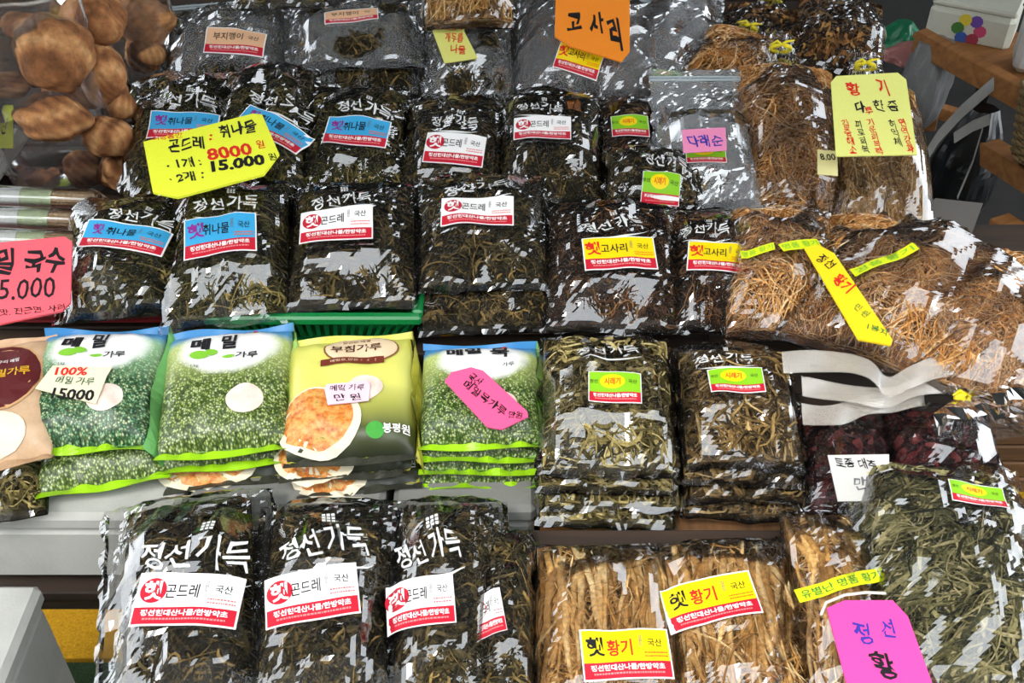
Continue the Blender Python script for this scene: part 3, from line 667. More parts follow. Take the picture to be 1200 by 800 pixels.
# ------------------------------------------------------------ front row: gondre bags
AZ, AT = .478, 9
bag(224, 852, 222, 584, 208, AZ, AT, .045, 'dark', 'leftmost front clear bag of dark dried thistle greens with upright red and white label', 'front thistle bags', 11,
    stickers=[('gondre', 160, 706, 283, 708, 62)], br=(162, 658, 296, 652, 46), mx=.028, mb=.01, mt=.012, nc=16)
bag(372, 855, 392, 590, 182, AZ, AT, .047, 'dark', 'second front bag of dark greens, red and white label tilting up to the right', 'front thistle bags', 12,
    stickers=[('gondre', 311, 710, 421, 692, 60)], br=(324, 652, 434, 632, 44), mx=.018, mb=.01, mt=.006, nc=16)
bag(520, 858, 530, 588, 138, AZ-.002, AT, .043, 'dark', 'third front bag of dark greens, its label partly tucked under the second bag', 'front thistle bags', 13,
    stickers=[('gondre', 452, 712, 533, 704, 58)], br=(460, 652, 542, 642, 44), mx=.010, mb=.01, mt=.008, nc=16)
bag(592, 862, 594, 622, 70, AZ-.006, AT, .04, 'dark', 'narrow front herb bag squeezed between the third thistle bag and the bagged roots', 'front thistle bags', 14,
    stickers=[('gondre', 552, 724, 590, 718, 52)], mx=.004, mb=.01, mt=.01, nc=12)

# ------------------------------------------------------------ front row: roots
def root_piece(S, rng, x, y0, y1, r, bend, tone, group, label, fr):
    n = 8; s = np.linspace(0, 1, n); ph = rng.uniform(0, 6.28); y = y0+(y1-y0)*s; xx = x+bend*(s-.5)+.006*np.sin(5*s+ph)+.003*np.sin(11*s+ph)
    xx = np.clip(xx, -S.wc/2+.004, S.wc/2-.004); rr = r*(.25+.75*s**.7)*(1+.12*np.sin(17*s+ph)); rr[-1] *= .8
    z = np.minimum(S.base(xx, y)+rng.uniform(-.002, .004), S.film_smooth(xx, y)-rr-.0008)
    z = np.maximum(z, .0)
    b = MB(); b.tube(np.stack([xx, y, z], 1), rr, 5)
    o = mesh('dried_root', b.V, b.F, MATS['tan_root'], None, smooth=True, tone=np.clip(np.repeat(tone+.08*rng.normal(size=n), 5), 0, 1), fr=fr)
    tag(o, label, 'root', group)
def roots_in(t, fr, S, n, seed, label, group, lean=0.0):
    rng = np.random.default_rng(seed)
    for i in range(n):
        x = (i+.5)/n*S.wc-S.wc/2+rng.normal(0, .003); top = S.y1-rng.uniform(.004, .03); root_piece(S, rng, x*(.95), S.y0+rng.uniform(.004, .07), top, rng.uniform(.0035, .0068), rng.normal(lean, .022), rng.uniform(.5, .95), group, label, fr)
RB = [bag(712, 865, 706, 640, 178, AZ-.008, AT, .036, 'thinroot', 'front clear bag of straight tan roots, left one, yellow label near its bottom', 'front root bags', 21, name='root_bag',
          stickers=[('root', 681, 772, 786, 766, 58)], mx=.008, mb=.01, mt=.006, nc=14),
      bag(888, 868, 842, 634, 168, AZ-.008, AT, .038, 'thinroot', 'right front bag of straight tan roots, yellow label tilting up across its middle', 'front root bags', 22, name='root_bag',
          stickers=[('root', 780, 713, 884, 698, 54)], mx=.008, mb=.01, mt=.006, nc=14),
      bag(1010, 872, 965, 602, 118, AZ+.006, AT, .045, 'thinroot', 'bundle of long tan roots with a bright yellow band, behind the pink tag', 'front root bags', 23, name='root_bag', mx=.006, mb=.01, mt=.006, nc=12)]
roots_in(*RB[0], 36, 31, 'long tan dried root among many inside the left front root bag', 'roots in the left front bag')
roots_in(*RB[1], 34, 32, 'long tan dried root among many inside the right front root bag', 'roots in the right front bag')
roots_in(*RB[2], 24, 33, 'long tan dried root in the bundle with the yellow band at the front', 'roots in the yellow banded bundle')
YB = ink('band_yellow', 'd8e21a')
t, fr, S = RB[2]; x, y, w, h, r = lab_local(fr, S.h, 932, 703, 1034, 676, 17); band(S, x, y, w, h, r, t, YB, text='유별난 명품 황기', inkm=ink('dark_green_ink', '2a7a34'))
card([(969, 712), (990, 703), (1046, 703), (1064, 722), (1098, 815), (1000, 830)], .568, 12, 'large hot pink tag with dark handwriting on the yellow banded root bundle', 'f0489a',
     [('정', 1011, 741, 26, BINK, .02, 0, 20), ('선', 1040, 737, 22, BINK, .02, 0, 16), ('황', 1036, 779, 34, BLACK, .03, 5, 26)])
# tied string of the pink tag
b = MB(); q = [hitz(u, v, .572) for u, v in ((962, 720), (968, 706), (990, 697), (1015, 694), (1038, 695))]; b.tube(q, .0016, 5); tag(b.build('string', plain('string_white', 'd6d2c6', .8)), 'loop of white string holding the hot pink tag', 'string')
bag(1130, 880, 1085, 545, 225, AZ+.012, 10, .06, 'greystems', 'large front right bag of grey green dried stems and leaves with a small green label', None, 24,
    stickers=[('small', 1110, 579, 1177, 586, 27)], mx=.008, mb=.01, mt=.012, nc=26, roll=0, flat=4)

# ------------------------------------------------------------ flour row
FZ, FT = .548, 12
g1 = 'buckwheat flour bags'
t, fr, G = pillow(92, 532, 128, 388, 150, FZ, FT, .030, 'leftmost green speckled buckwheat flour bag carrying a cream price card and lifted side flap', g1, ART1, 41, prints=fp(0, 0), gusset=.03, wave=.006)
u = place(122, 575, 130, 430, 143, FZ-.036, 8); pillow(0, 0, 0, 0, 0, 0, 0, .026, 'green flour bag lying beneath the leftmost one, its lime hem over the foam box', g1, ART2, 42, frame=u)
t, fr, G = pillow(262, 536, 272, 388, 150, FZ, FT, .030, 'second green speckled buckwheat flour bag, no card on it, from the left', g1, ART2, 43, prints=fp(0, 0), gusset=.012, wave=.005)
u = place(262, 552, 272, 405, 146, FZ-.03, 10); pillow(0, 0, 0, 0, 0, 0, 0, .022, 'green flour bag directly beneath the second uncarded one', g1, ART2, 44, frame=u)
pn = lambda P, W, L: (P.disc(-W*.15, L*.16, W*.42, PLATE, 0, 32, L*.17), P.disc(-W*.16, L*.175, W*.39, FOOD, .0005, 32, L*.145))
u = place(266, 572, 272, 420, 138, FZ-.054, 8); pillow(0, 0, 0, 0, 0, 0, 0, .018, 'pancake mix bag at the bottom of the second pile showing a browned pancake', 'pancake mix bags', ART4, 45, frame=u, prints=pn, seam='seam_dark', name='pancake_mix_bag')
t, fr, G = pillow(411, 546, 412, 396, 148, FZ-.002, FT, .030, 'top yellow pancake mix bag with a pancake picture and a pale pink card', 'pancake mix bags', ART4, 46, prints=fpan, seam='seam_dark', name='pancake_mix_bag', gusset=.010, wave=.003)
def fpan_low(P, W, L):
    P.disc(-W*.23, L*.17, W*.33, PLATE, 0, 32, L*.2); P.disc(-W*.25, L*.19, W*.29, FOOD, .0005, 32, L*.17); P.disc(W*.2, L*.16, W*.06, MATS['maker_green'], .0003, 18, L*.04); P.text('봉평원', W*.36, L*.16, L*.05, WHITE, .0003, .02, w=W*.2)
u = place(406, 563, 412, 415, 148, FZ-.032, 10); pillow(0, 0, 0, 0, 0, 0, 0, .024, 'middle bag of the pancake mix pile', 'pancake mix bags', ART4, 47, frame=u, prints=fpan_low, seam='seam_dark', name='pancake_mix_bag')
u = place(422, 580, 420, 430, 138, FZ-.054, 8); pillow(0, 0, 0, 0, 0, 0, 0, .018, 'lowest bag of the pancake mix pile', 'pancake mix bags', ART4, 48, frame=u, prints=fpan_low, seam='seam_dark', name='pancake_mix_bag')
t, fr, G = pillow(563, 528, 563, 405, 137, FZ+.006, FT, .026, 'green speckled jelly flour bag on top of its pile under a hot pink card', 'jelly flour bags', ART3, 49, prints=fp(0, 0, jelly=True), name='jelly_flour_bag', gusset=.006, wave=.004)
for k, (vb, dz) in enumerate(((543, .022), (558, .042), (574, .062))):
    u = place(560+k*2, vb, 563, 420+12*k, 136, FZ+.006-dz, 11-k); pillow(0, 0, 0, 0, 0, 0, 0, .018, ['jelly flour bag second from the top of its pile', 'jelly flour bag third from the top of its pile', 'jelly flour bag at the bottom of its pile'][k], 'jelly flour bags', ART3, 50+k, frame=u, name='jelly_flour_bag', wave=.003)
card([(41, 455), (62, 428), (131, 430), (125, 440), (112, 473)], .60, 12, 'cream price card reading 15000 on the leftmost flour bag', 'e0d8b8',
     [('100%', 84, 435, 10, RINK, .03, 0, 38), ('메밀 가루', 88, 446, 9, ink('green_ink', '2a5a3c'), .01, -4, 46), ('15000', 86, 462, 13, BLACK, .03, -4, 50)], th=.0015)
card([(380, 455), (383, 450), (430, 446), (434, 451), (432, 469), (384, 474)], .599, 12, 'small pale pink card on the yellow pancake mix bag', 'ecc6d4',
     [('메밀 가루', 407, 454, 8, BLACK, .01, 3, 40), ('만 원', 407, 465, 9, BLACK, .01, 3, 32)], th=.0015)
card([(521, 446), (529, 436), (552, 430), (566, 434), (618, 482), (619, 488), (588, 503), (571, 500)], .598, 12, 'hot pink card lying aslant on the jelly flour bag', 'f05a8c',
     [('국산', 557, 445, 12, BLACK, .015, -40, 18), ('메밀묵가루', 568, 466, 11, BLACK, .015, -42, 66), ('만원', 604, 486, 9, BLACK, .015, -10, 16)], th=.002)
# far left edge
plain('tan_art', 'c7a684', .4); MATS['tan_art_side'] = MATS['tan_art']; MATS['tan_art_top'] = MATS['tan_art']; plain('seam_tan', 'b08e6c', .4)
def ftan(P, W, L):
    dr = ink('badge_maroon', '54181a'); P.disc(W*.02, L*.62, W*.42, ink('badge_line', 'c89a6a'), 0, 24, L*.27); P.disc(W*.02, L*.62, W*.40, dr, .0004, 24, L*.255); P.text('메밀가루', W*.12, L*.62, L*.07, ink('gold_ink', 'd0a020'), .0009, .02, w=W*.42); P.text('우리 메밀', W*.12, L*.72, L*.03, WHITE, .0009, .0)
    P.disc(W*.0, L*.2, W*.3, PLATE, 0, 20, L*.14)
pillow(-2, 552, 8, 402, 118, FZ, FT, .028, 'tan flour bag with a dark maroon badge cut by the left edge', None, MATS['tan_art'], 61, prints=ftan, seam='seam_tan')
bag(8, 612, 12, 545, 90, FZ-.045, 6, .02, 'radish', 'clear packet of leafy greens under the tan flour bag at the left edge', None, 62, mx=.006, nc=10, mb=.006, mt=.006)

# ------------------------------------------------------------ green herb stacks
HZ = .556
def herbstack(ub, vb, ut, vt, wpx, kind, labs, grp, seed, st, br, h=.038):
    for k in range(3, 0, -1):
        u = place(ub+(-1)**k*4, vb+k*20, ut, vt+k*22, wpx, HZ-.0195*k-.004, 10-k)
        bag(0, 0, 0, 0, 0, 0, 0, .016, kind, labs[k], grp, seed+k, frame=u, mx=.006, mb=.008, mt=.01, dens=.8)
    return bag(ub, vb, ut, vt, wpx, HZ-.004, 12, h, kind, labs[0], grp, seed, stickers=st, br=br, mx=.006, mb=.008, mt=.008, nc=16)
herbstack(714, 560, 708, 396, 160, 'radish', ['clear bag of curled dried radish greens with a green label, topmost of its stack', 'radish green bag second from the top of the left stack', 'radish green bag third from the top of the left stack', 'radish green bag at the bottom of the left stack'],
          'radish green bags', 71, [('small', 689, 458, 751, 460, 34)], (672, 414, 750, 410, 18))
herbstack(874, 552, 856, 410, 140, 'stems', ['clear bag of twisted brown dried stems with a green label, topmost of its stack', 'stem bag second from the top of the right stack', 'stem bag third from the top of the right stack', 'stem bag at the bottom of the right stack'],
          'dried stem bags', 81, [('small', 830, 450, 894, 449, 28)], (810, 424, 885, 422, 14))

# ------------------------------------------------------------ middle row (nearest the trays)
BZ, BT = .597, 14
g3 = 'dark herb bags of the middle row'
bag(136, 374, 152, 236, 138, BZ, BT, .04, 'chwi', 'dark greens bag with blue label, leftmost of the middle row beside the pink noodle sign', g3, 101, stickers=[('chwi', 99, 277, 196, 286, 32)], br=(126, 254, 204, 262, 17), mx=.008, mb=.004, mt=.006, nc=14)
bag(266, 384, 274, 222, 148, BZ-.004, BT, .045, 'chwi', 'dark greens bag with blue label tilting up, hanging over the green basket', g3, 102, stickers=[('chwi', 217, 286, 302, 276, 46)], br=(224, 246, 305, 238, 22), mx=.008, mb=.012, mt=.008, nc=18)
bag(412, 364, 418, 222, 154, BZ+.004, BT, .04, 'dark', 'dark thistle greens bag with white label lying over the middle of the green basket', g3, 103, stickers=[('gondre', 352, 270, 438, 266, 36)], br=(362, 243, 438, 232, 21), mx=.008, mb=.008, mt=.008, nc=16)
bag(575, 392, 570, 250, 165, BZ-.022, 10, .02, 'dark', 'crumpled dark bag beneath the white labelled bag right of the green basket', g3, 104, mx=.008, mb=.012, mt=.012, nc=16)
bag(568, 342, 562, 208, 156, BZ+.018, BT, .035, 'dark', 'dark thistle greens bag with white label, between the green basket and the yellow labelled bags', g3, 105, stickers=[('gondre', 517, 252, 602, 252, 33)], br=(517, 225, 598, 220, 20), mx=.008, mb=.008, mt=.008, nc=18)
bag(722, 392, 716, 244, 166, BZ, BT, .04, 'fern', 'dark bracken fern bag with a yellow label, the wider of two', g3, 106, stickers=[('fern', 683, 303, 768, 300, 38)], br=(680, 272, 755, 262, 20), mx=.008, mb=.01, mt=.008, nc=18)
bag(846, 392, 832, 250, 112, BZ-.002, BT, .038, 'fern', 'dark bracken fern bag with a yellow label, narrower and right of the other', g3, 107, stickers=[('fern', 805, 302, 878, 310, 34)], br=(796, 270, 855, 276, 16), mx=.006, mb=.01, mt=.008, nc=16)

# ------------------------------------------------------------ second row from the back
CZ, CT = .622, 14; g2 = 'dark herb bags of the second row'
bag(206, 236, 216, 92, 128, CZ, CT, .04, 'chwi', 'leftmost bag of the second row, its blue label half under the yellow sign', g2, 111, stickers=[('chwi', 176, 152, 256, 150, 30)], br=(178, 127, 256, 124, 17), mx=.008, nc=12, mb=.01, mt=.008)
bag(302, 236, 318, 84, 118, CZ+.004, CT, .042, 'chwi', 'dark greens bag whose blue label slopes down behind the big yellow sign', g2, 112, stickers=[('chwi', 284, 140, 358, 170, 32)], br=(290, 116, 368, 138, 17), mx=.008, nc=12, mb=.01, mt=.008)
bag(410, 232, 420, 108, 128, CZ, CT, .036, 'chwi', 'dark greens bag with fully visible blue label in the second row', g2, 113, stickers=[('chwi', 382, 156, 456, 161, 32)], br=(394, 131, 460, 134, 15), mx=.008, nc=14, mb=.01, mt=.008)
bag(528, 226, 534, 118, 122, CZ+.004, CT, .034, 'dark', 'dark thistle greens bag with white label just below the yellow tagged zip bag', g2, 114, stickers=[('gondre', 498, 175, 568, 180, 33)], br=(503, 144, 562, 148, 17), mx=.008, nc=14, mb=.01, mt=.008)
bag(646, 240, 644, 114, 126, CZ, CT, .036, 'dark', 'dark thistle greens bag with white label just below the orange sign', g2, 115, stickers=[('gondre', 602, 154, 669, 155, 26)], br=(604, 129, 662, 131, 14), mx=.008, nc=14, mb=.01, mt=.008)
bag(738, 220, 736, 116, 76, CZ-.004, CT, .03, 'fern', 'narrow dark bag with a green and red label left of the silvery zip bag', g2, 116, stickers=[('small', 716, 152, 760, 152, 24)], mx=.006, nc=12, mb=.01, mt=.008)
bag(762, 244, 762, 176, 110, CZ+.012, 16, .025, 'dark', 'low dark bag with pale green and pink label before the silvery zip bag', g2, 117, stickers=[('small', 752, 219, 797, 223, 30)], br=(752, 190, 806, 196, 18), mx=.006, nc=12, mb=.008, mt=.006)
t, fr, S = bag(838, 246, 816, 82, 122, CZ-.002, 17, .036, 'dark', 'silvery zip bag of dark greens with a pink card, left of the upright roots', 'zip bags', 118, name='zip_bag', film='foil_film', stickers=[('small', 803, 186, 850, 186, 17)], mx=.01, nc=22, mb=.012, mt=.10)
ZIPM = plain('zip_strip', 'b9c4c8', .25, .6, var=0)
def zipline(t, S, y, n=1):
    for k in range(2): MB().box((0, y+k*.006, S.film(np.array([0.]), np.array([y]))[0]+.002), (S.w*.98, .0022, .0024)).build('zip_strip', ZIPM, t)
zipline(t, S, S.l-.03)
card([(799, 152), (850, 149), (852, 176), (801, 179)], .715, 17, 'pink handwritten card on the silvery zip bag', 'ec8cb4', [('다래순', 826, 165, 15, BINK, .015, 0, 42)], th=.0012)
# ------------------------------------------------------------ back row: zip bags
DZ, DT = .645, 20
def zipbag(*a, **k):
    k.setdefault('film', 'zip_film'); t, fr, S = bag(*a, name='zip_bag', **k); zipline(t, S, S.l-.022); return t, fr, S
zipbag(266, 104, 268, 2, 156, DZ, DT, .05, 'dark', 'zip bag of brown dried greens with a peach label, leftmost of the back row', 'zip bags', 121, stickers=[('mix', 242, 52, 311, 54, 26)], mx=.02, nc=14, mb=.008, mt=.03)
zipbag(425, 112, 430, 40, 130, DZ-.012, 16, .026, 'dark', 'dark zip bag lying beneath the peach labelled one left of the yellow tag', 'zip bags', 122, mx=.01, nc=12, mb=.008, mt=.02)
zipbag(416, 82, 420, 2, 160, DZ+.03, DT, .035, 'dark', 'zip bag of black greens with a pointed lower hem and a slim red edged label', 'zip bags', 123, stickers=[('mix', 381, 26, 444, 21, 14)], mx=.016, nc=16, mb=.012, mt=.02)
zipbag(550, 118, 548, 30, 108, DZ+.002, DT, .034, 'dark', 'zip bag of brown greens with a pale yellow tag in the back row', 'zip bags', 124, mx=.012, nc=16, mb=.01, mt=.02)
card([(506, 34), (541, 31), (560, 68), (521, 74)], .72, 20, 'pale yellow tag with orange handwriting on a back row zip bag', 'e2e07a', [('개두릅', 532, 44, 13, RINK, .015, -8, 22), ('나물', 537, 58, 11, RINK, .015, -8, 18)], th=.0015)
zipbag(688, 122, 690, -12, 170, DZ-.002, DT, .055, 'fern', 'large zip bag of black bracken fern behind the orange sign', 'zip bags', 125, stickers=[('fern', 652, 66, 704, 78, 26)], mx=.014, nc=22, mb=.01, mt=.03)
zipbag(792, 84, 800, -6, 100, DZ+.03, 16, .035, 'fern', 'crumpled zip bag of dark greens with a green tag right of the orange sign', 'zip bags', 126, film='foil_film', mx=.012, nc=20, mb=.01, mt=.02, stickers=[('small', 764, 71, 802, 74, 12)])
card([(651, 0), (656, -12), (738, -12), (738, 60), (728, 72), (668, 54), (650, 42)], .755, 24, 'bright orange sign with black brush writing on the bracken zip bag', 'f08a24',
     [('고', 673, 25, 22, BLACK, .03, 0, 18), ('사', 699, 27, 26, BLACK, .03, 0, 18), ('리', 721, 40, 40, BLACK, .03, 0, 15)], th=.003)
card([(168, 166), (296, 133), (307, 134), (327, 180), (309, 204), (208, 231), (179, 225)], .725, 15, 'big lemon yellow price sign reading 8000 and 15000 across the dark bags', 'e8ee3a',
     [('곤드레', 218, 169, 17, BLACK, .02, 13, 42), (':', 247, 161, 7, RINK, .03, 0, 0), ('취나물', 278, 151, 18, BLACK, .02, 13, 44), ('최상품만', 196, 160, 7, RINK, .01, 10, 36),
      ('· 1개 :', 216, 191, 13, BLACK, .02, 12, 40), ('8000', 269, 178, 15, RINK, .03, 12, 52), ('원', 305, 169, 10, RINK, .01, 12, 10),
      ('· 2개 :', 218, 207, 12, BLACK, .02, 12, 40), ('15.000', 279, 191, 14, BLACK, .045, 12, 62), ('원', 319, 184, 9, BLACK, .015, 12, 9)], th=.004)

# ------------------------------------------------------------ left: noodles, sign, trays, mushrooms
NOOD = toned('noodle', [(0, 'a88a66'), (.5, 'c4a682'), (1, 'd8bf9c')], .6)
for k, (v, lab) in enumerate(((232, 'farthest roll of tan noodles in clear wrap at the left'), (256, 'middle roll of tan noodles with a pale green paper label'), (282, 'nearest roll of tan noodles mostly behind the pink sign'))):
    z = .635; a, c = hitz(-20, v-2, z), hitz(118-6*k, v+4, z); d = c-a; L = np.linalg.norm(d); Y = d/L; X = np.cross(Y, (0, 0, 1.)); fr = Frame(a, X, Y, (0, 0, 1)); R = .0145
    t = root('noodle_roll', fr, lab, 'noodles', 'noodle rolls'); V = MB(); tn = []
    rng = np.random.default_rng(200+k); n = 0
    for ring, cnt in ((.0, 1), (.45, 6), (.85, 16)):
        for j in range(cnt):
            q = 2*math.pi*j/max(cnt, 1)+ring; V.tube([(R*ring*math.cos(q), .004+rng.uniform(0, .004), R*ring*math.sin(q)), (R*ring*math.cos(q), L-.004-rng.uniform(0, .004), R*ring*math.sin(q))], .0027, 6); tn += [rng.random()]*12
    mesh('noodle_strands', V.V, V.F, NOOD, t, tone=tn, smooth=True, kind='stuff')
    P = MB(); P.tube([(0, L*.36, 0), (0, L*.62, 0)], R+.0018, 20, cap=False); P.build('paper_label', plain('pale_green_label', 'b9c4a0', .5, var=.2, sc=80), t, smooth=True)
    P = MB(); P.tube([(0, L*.18, 0), (0, L*.355, 0)], R+.0018, 20, cap=False); P.build('white_label', plain('white_label', 'd6d8d4', .45, var=.08), t, smooth=True)
    P = MB(); P.tube([(0, -.008, 0), (0, .01, 0), (0, L/2, 0), (0, L-.01, 0), (0, L+.01, 0)], [.009, R+.003, R+.0028, R+.003, .008], 16, cap=False); P.build('clear_wrap', MATS['clear_film'], t, smooth=True)
card([(-12, 285), (0, 284), (76, 277), (84, 283), (82, 354), (72, 364), (-12, 382)], .655, 24, 'big salmon pink sign reading 5.000 at the left edge', 'f2606c',
     [('밀', 5, 307, 32, BLACK, .03, 0, 24), ('국수', 52, 306, 30, BLACK, .03, 2, 48), ('5.000', 32, 338, 25, BLACK, .005, 4, 66), ('맛. 진근면. 사려', 38, 363, 9, BLACK, .01, 5, 76)], th=.004)
RP = plain('red_plastic', '8c1220', .35, .5, var=.03); GP = plain('green_plastic', '0e7a3c', .35, .5, var=.03)
def tray(x0, x1, y0, y1, z0, z1, m, label, name, slots):
    fr = Frame(((x0+x1)/2, (y0+y1)/2, z0), (1, 0, 0), (0, 1, 0), (0, 0, 1)); w, d, h = x1-x0, y1-y0, z1-z0; t = root(name, fr, label, 'basket'); b = MB(); q = .004; f = .86
    # sloping walls made of slim ribs with open slots, or solid
    def wall(p, r, n):
        p, r = np.array(p), np.array(r)
        for i in range(n):
            s0, s1 = (i+.12)/n, (i+.58)/n if slots else (i+.999)/n
            lo = lambda s: np.array([(p+(r-p)*s)[0]*f, (p+(r-p)*s)[1]*f, .006]); hi = lambda s: np.array([(p+(r-p)*s)[0]*.985, (p+(r-p)*s)[1]*.985, h-.014]); s0 = s0 if slots else i/n
            nn = np.cross(hi(s0)-lo(s0), lo(s1)-lo(s0)); nn = nn/np.linalg.norm(nn)*q/2; V = [lo(s0)-nn, lo(s1)-nn, hi(s1)-nn, hi(s0)-nn, lo(s0)+nn, lo(s1)+nn, hi(s1)+nn, hi(s0)+nn]
            b.add(V, [(0, 1, 2, 3), (7, 6, 5, 4), (0, 4, 5, 1), (1, 5, 6, 2), (2, 6, 7, 3), (3, 7, 4, 0)])
    c = [(-w/2, -d/2), (w/2, -d/2), (w/2, d/2), (-w/2, d/2)]
    for i in range(4): wall(c[i], c[(i+1) % 4], int((w if i % 2 == 0 else d)/.0125) if slots else 6)
    b.build('rib_walls', m, t)
    r = MB()
    for (cx, cy, sx, sy) in ((0, -d/2, w+.012, .014), (0, d/2, w+.012, .014), (-w/2, 0, .014, d-.014), (w/2, 0, .014, d-.014)): r.box((cx, cy, h-.007), (sx, sy, .014), bev=.003)
    r.build('rim', m, t)
    MB().box((0, 0, .003), (w*f, d*f, .006)).build('bottom', m, t); return t
tray(-.40, -.125, 1.125, 1.30, .548, .602, GP, 'green slotted plastic basket under the middle row of dark bags', 'plastic_basket', True)
tray(-.85, -.42, 1.155, 1.36, .553, .592, RP, 'dark red plastic tray beneath the salmon pink sign', 'plastic_tray', False)
MUSH = toned('mushroom_brown', [(0, '5a3820'), (.4, '8c5c38'), (.7, 'b07e50'), (1, 'cda070')], .9, sc=70)
def lump(c, r, seed, label, sq=(1, 1, 1)):
    rng = np.random.default_rng(seed); n, m_ = 48, 30; V = []; T = []
    a = rng.uniform(0, 6.28, 12); K = rng.normal(0, 1, (12, 3))*2.2
    for j in range(m_+1):
        th = math.pi*j/m_
        for i in range(n):
            ph = 2*math.pi*i/n; d = np.array([math.sin(th)*math.cos(ph), math.sin(th)*math.sin(ph), math.cos(th)])
            f = 1+.09*sum(math.sin(K[q]@d+a[q]) for q in range(6))/1.7-.10*math.exp(-abs(math.sin(K[7]@d*.8+a[7]))*5)+.02*math.sin(K[8]@d*5)+.012*math.sin(K[10]@d*11)
            V.append(d*r*f*np.array(sq)); T.append(np.clip(.5+.25*math.sin(K[9]@d*2+a[9])+.12*math.sin(K[10]@d*6), 0, 1))
    F = [(j*n+i, (j+1)*n+i, (j+1)*n+(i+1) % n, j*n+(i+1) % n) for j in range(m_) for i in range(n)]
    o = mesh('dried_mushroom', V, F, MATS['mushroom_brown'], None, smooth=True, tone=T, fr=Frame(c, (1, 0, 0), (0, 1, 0), (0, 0, 1))); tag(o, label, 'mushroom', 'brown mushrooms in the clear bags'); return o
def at(u, v, y):
    d = ray(u, v); return CAMP+d*(y/d[1])
lump(at(60, 62, 1.45), .054, 1, 'largest brown mushroom lump, upper one in the big clear bag', (1, .9, .95))
lump(at(62, 140, 1.43), .044, 2, 'oblong brown mushroom lump in the middle of the clear bag', (1.15, .8, .76))
lump(at(124, 158, 1.45), .034, 3, 'round brown mushroom lump at the lower right of the clear bag', (1, .8, 1))
lump(at(98, 198, 1.46), .029, 4, 'lowest brown mushroom lump in the clear bag', (.9, .9, 1))
lump(at(118, 90, 1.50), .042, 5, 'smooth brown mushroom lump behind, at the right of the clear bag', (.75, .9, 1.1))
lump(at(108, 22, 1.53), .048, 6, 'brown mushroom lump near the mouth of the clear bag', (1, .8, .8))
lump(at(166, 22, 1.74), .055, 7, 'brown mushroom lump in the bag behind, upper', (1, .8, .85))
lump(at(170, 62, 1.72), .038, 8, 'brown mushroom lump in the bag behind, lower', (1, .8, .8))
lump(at(12, 98, 1.52), .028, 9, 'small brown mushroom lump at the left edge of the clear bag', (1.2, .8, .7))
lump(at(140, 118, 1.50), .030, 10, 'brown mushroom lump wedged between the smooth one and the round one', (.8, .8, 1.1))
lump(at(134, 200, 1.46), .029, 14, 'brown mushroom lump in the lower right corner of the clear bag', (.9, .9, 1))
lump(at(28, 30, 1.54), .030, 11, 'small dark brown mushroom lump behind the largest one', (1.1, .8, .7))
lump(at(86, 108, 1.51), .036, 12, 'brown mushroom lump behind the largest and the oblong ones', (1.2, .8, .8))
MB().box((-1.02, 2.0, .80), (.20, .10, .16), bev=.01).build('tea_packet', plain('lime_packet', '98a83a', .4, var=.2, sc=15)); tag(bpy.data.objects['tea_packet'], 'lime green packet standing behind the clear bag at the upper left', 'packet')
MB().box((-.93, 1.50, .615), (.30, .16, .03), bev=.012).build('foam_tray', MATS['foam']); tag(bpy.data.objects['foam_tray'], 'white foam tray behind the noodle rolls at the left edge', 'tray')
def tubbag(c, prof, name, label, seed, sx=1.0, sy=.8):
    """upright clear bag: creased wall around its contents"""
    rng = np.random.default_rng(seed); n = 60; V = []; ph = rng.uniform(0, 6.28, 6)
    for j, (z, r) in enumerate(prof):
        for i in range(n):
            a = 2*math.pi*i/n; f = 1+.03*math.sin(3*a+ph[0]+z*9)+.02*math.sin(7*a+ph[1]-z*20)+.012*math.sin(13*a+ph[2]+z*35); V.append((r*sx*f*math.cos(a), r*sy*f*math.sin(a), z))
    F = [(j*n+i, j*n+(i+1) % n, (j+1)*n+(i+1) % n, (j+1)*n+i) for j in range(len(prof)-1) for i in range(n)]+[list(range(n-1, -1, -1))]
    t = tag(mesh(name, V, F, MATS['jar_film'], None, smooth=True, fr=Frame(c, (1, 0, 0), (0, 1, 0), (0, 0, 1))), label, 'bag'); n0 = len(prof)
    for k_, nm in ((0, 'edge_highlight'), (n//2, 'edge_highlight')):
        b = MB(); b.tube([V[j*n+k_] for j in range(n0)], .0022, 5); b.build(nm, MATS['milky_film'], t, smooth=True)  # pale tubes stand in for the bright highlight along the bag's outline
    b = MB(); b.tube([V[(n0-1)*n+i % n] for i in range(n+1)], .003, 5, cap=False); b.build('rim', MATS['milky_film'], t, smooth=True); return t
c = at(82, 208, 1.49); c[2] = .586
tubbag(c, [(0, .08), (.01, .092), (.05, .098), (.1, .098), (.15, .095), (.2, .09), (.25, .085), (.258, .088), (.31, .086)], 'mushroom_bag', 'big upright clear bag of brown mushroom lumps at the top left', 3)
c = at(166, 86, 1.74); c[2] = .60
tubbag(c, [(0, .05), (.02, .06), (.08, .066), (.16, .07), (.24, .075)], 'mushroom_bag', 'smaller clear bag of brown mushrooms behind the big one', 4)

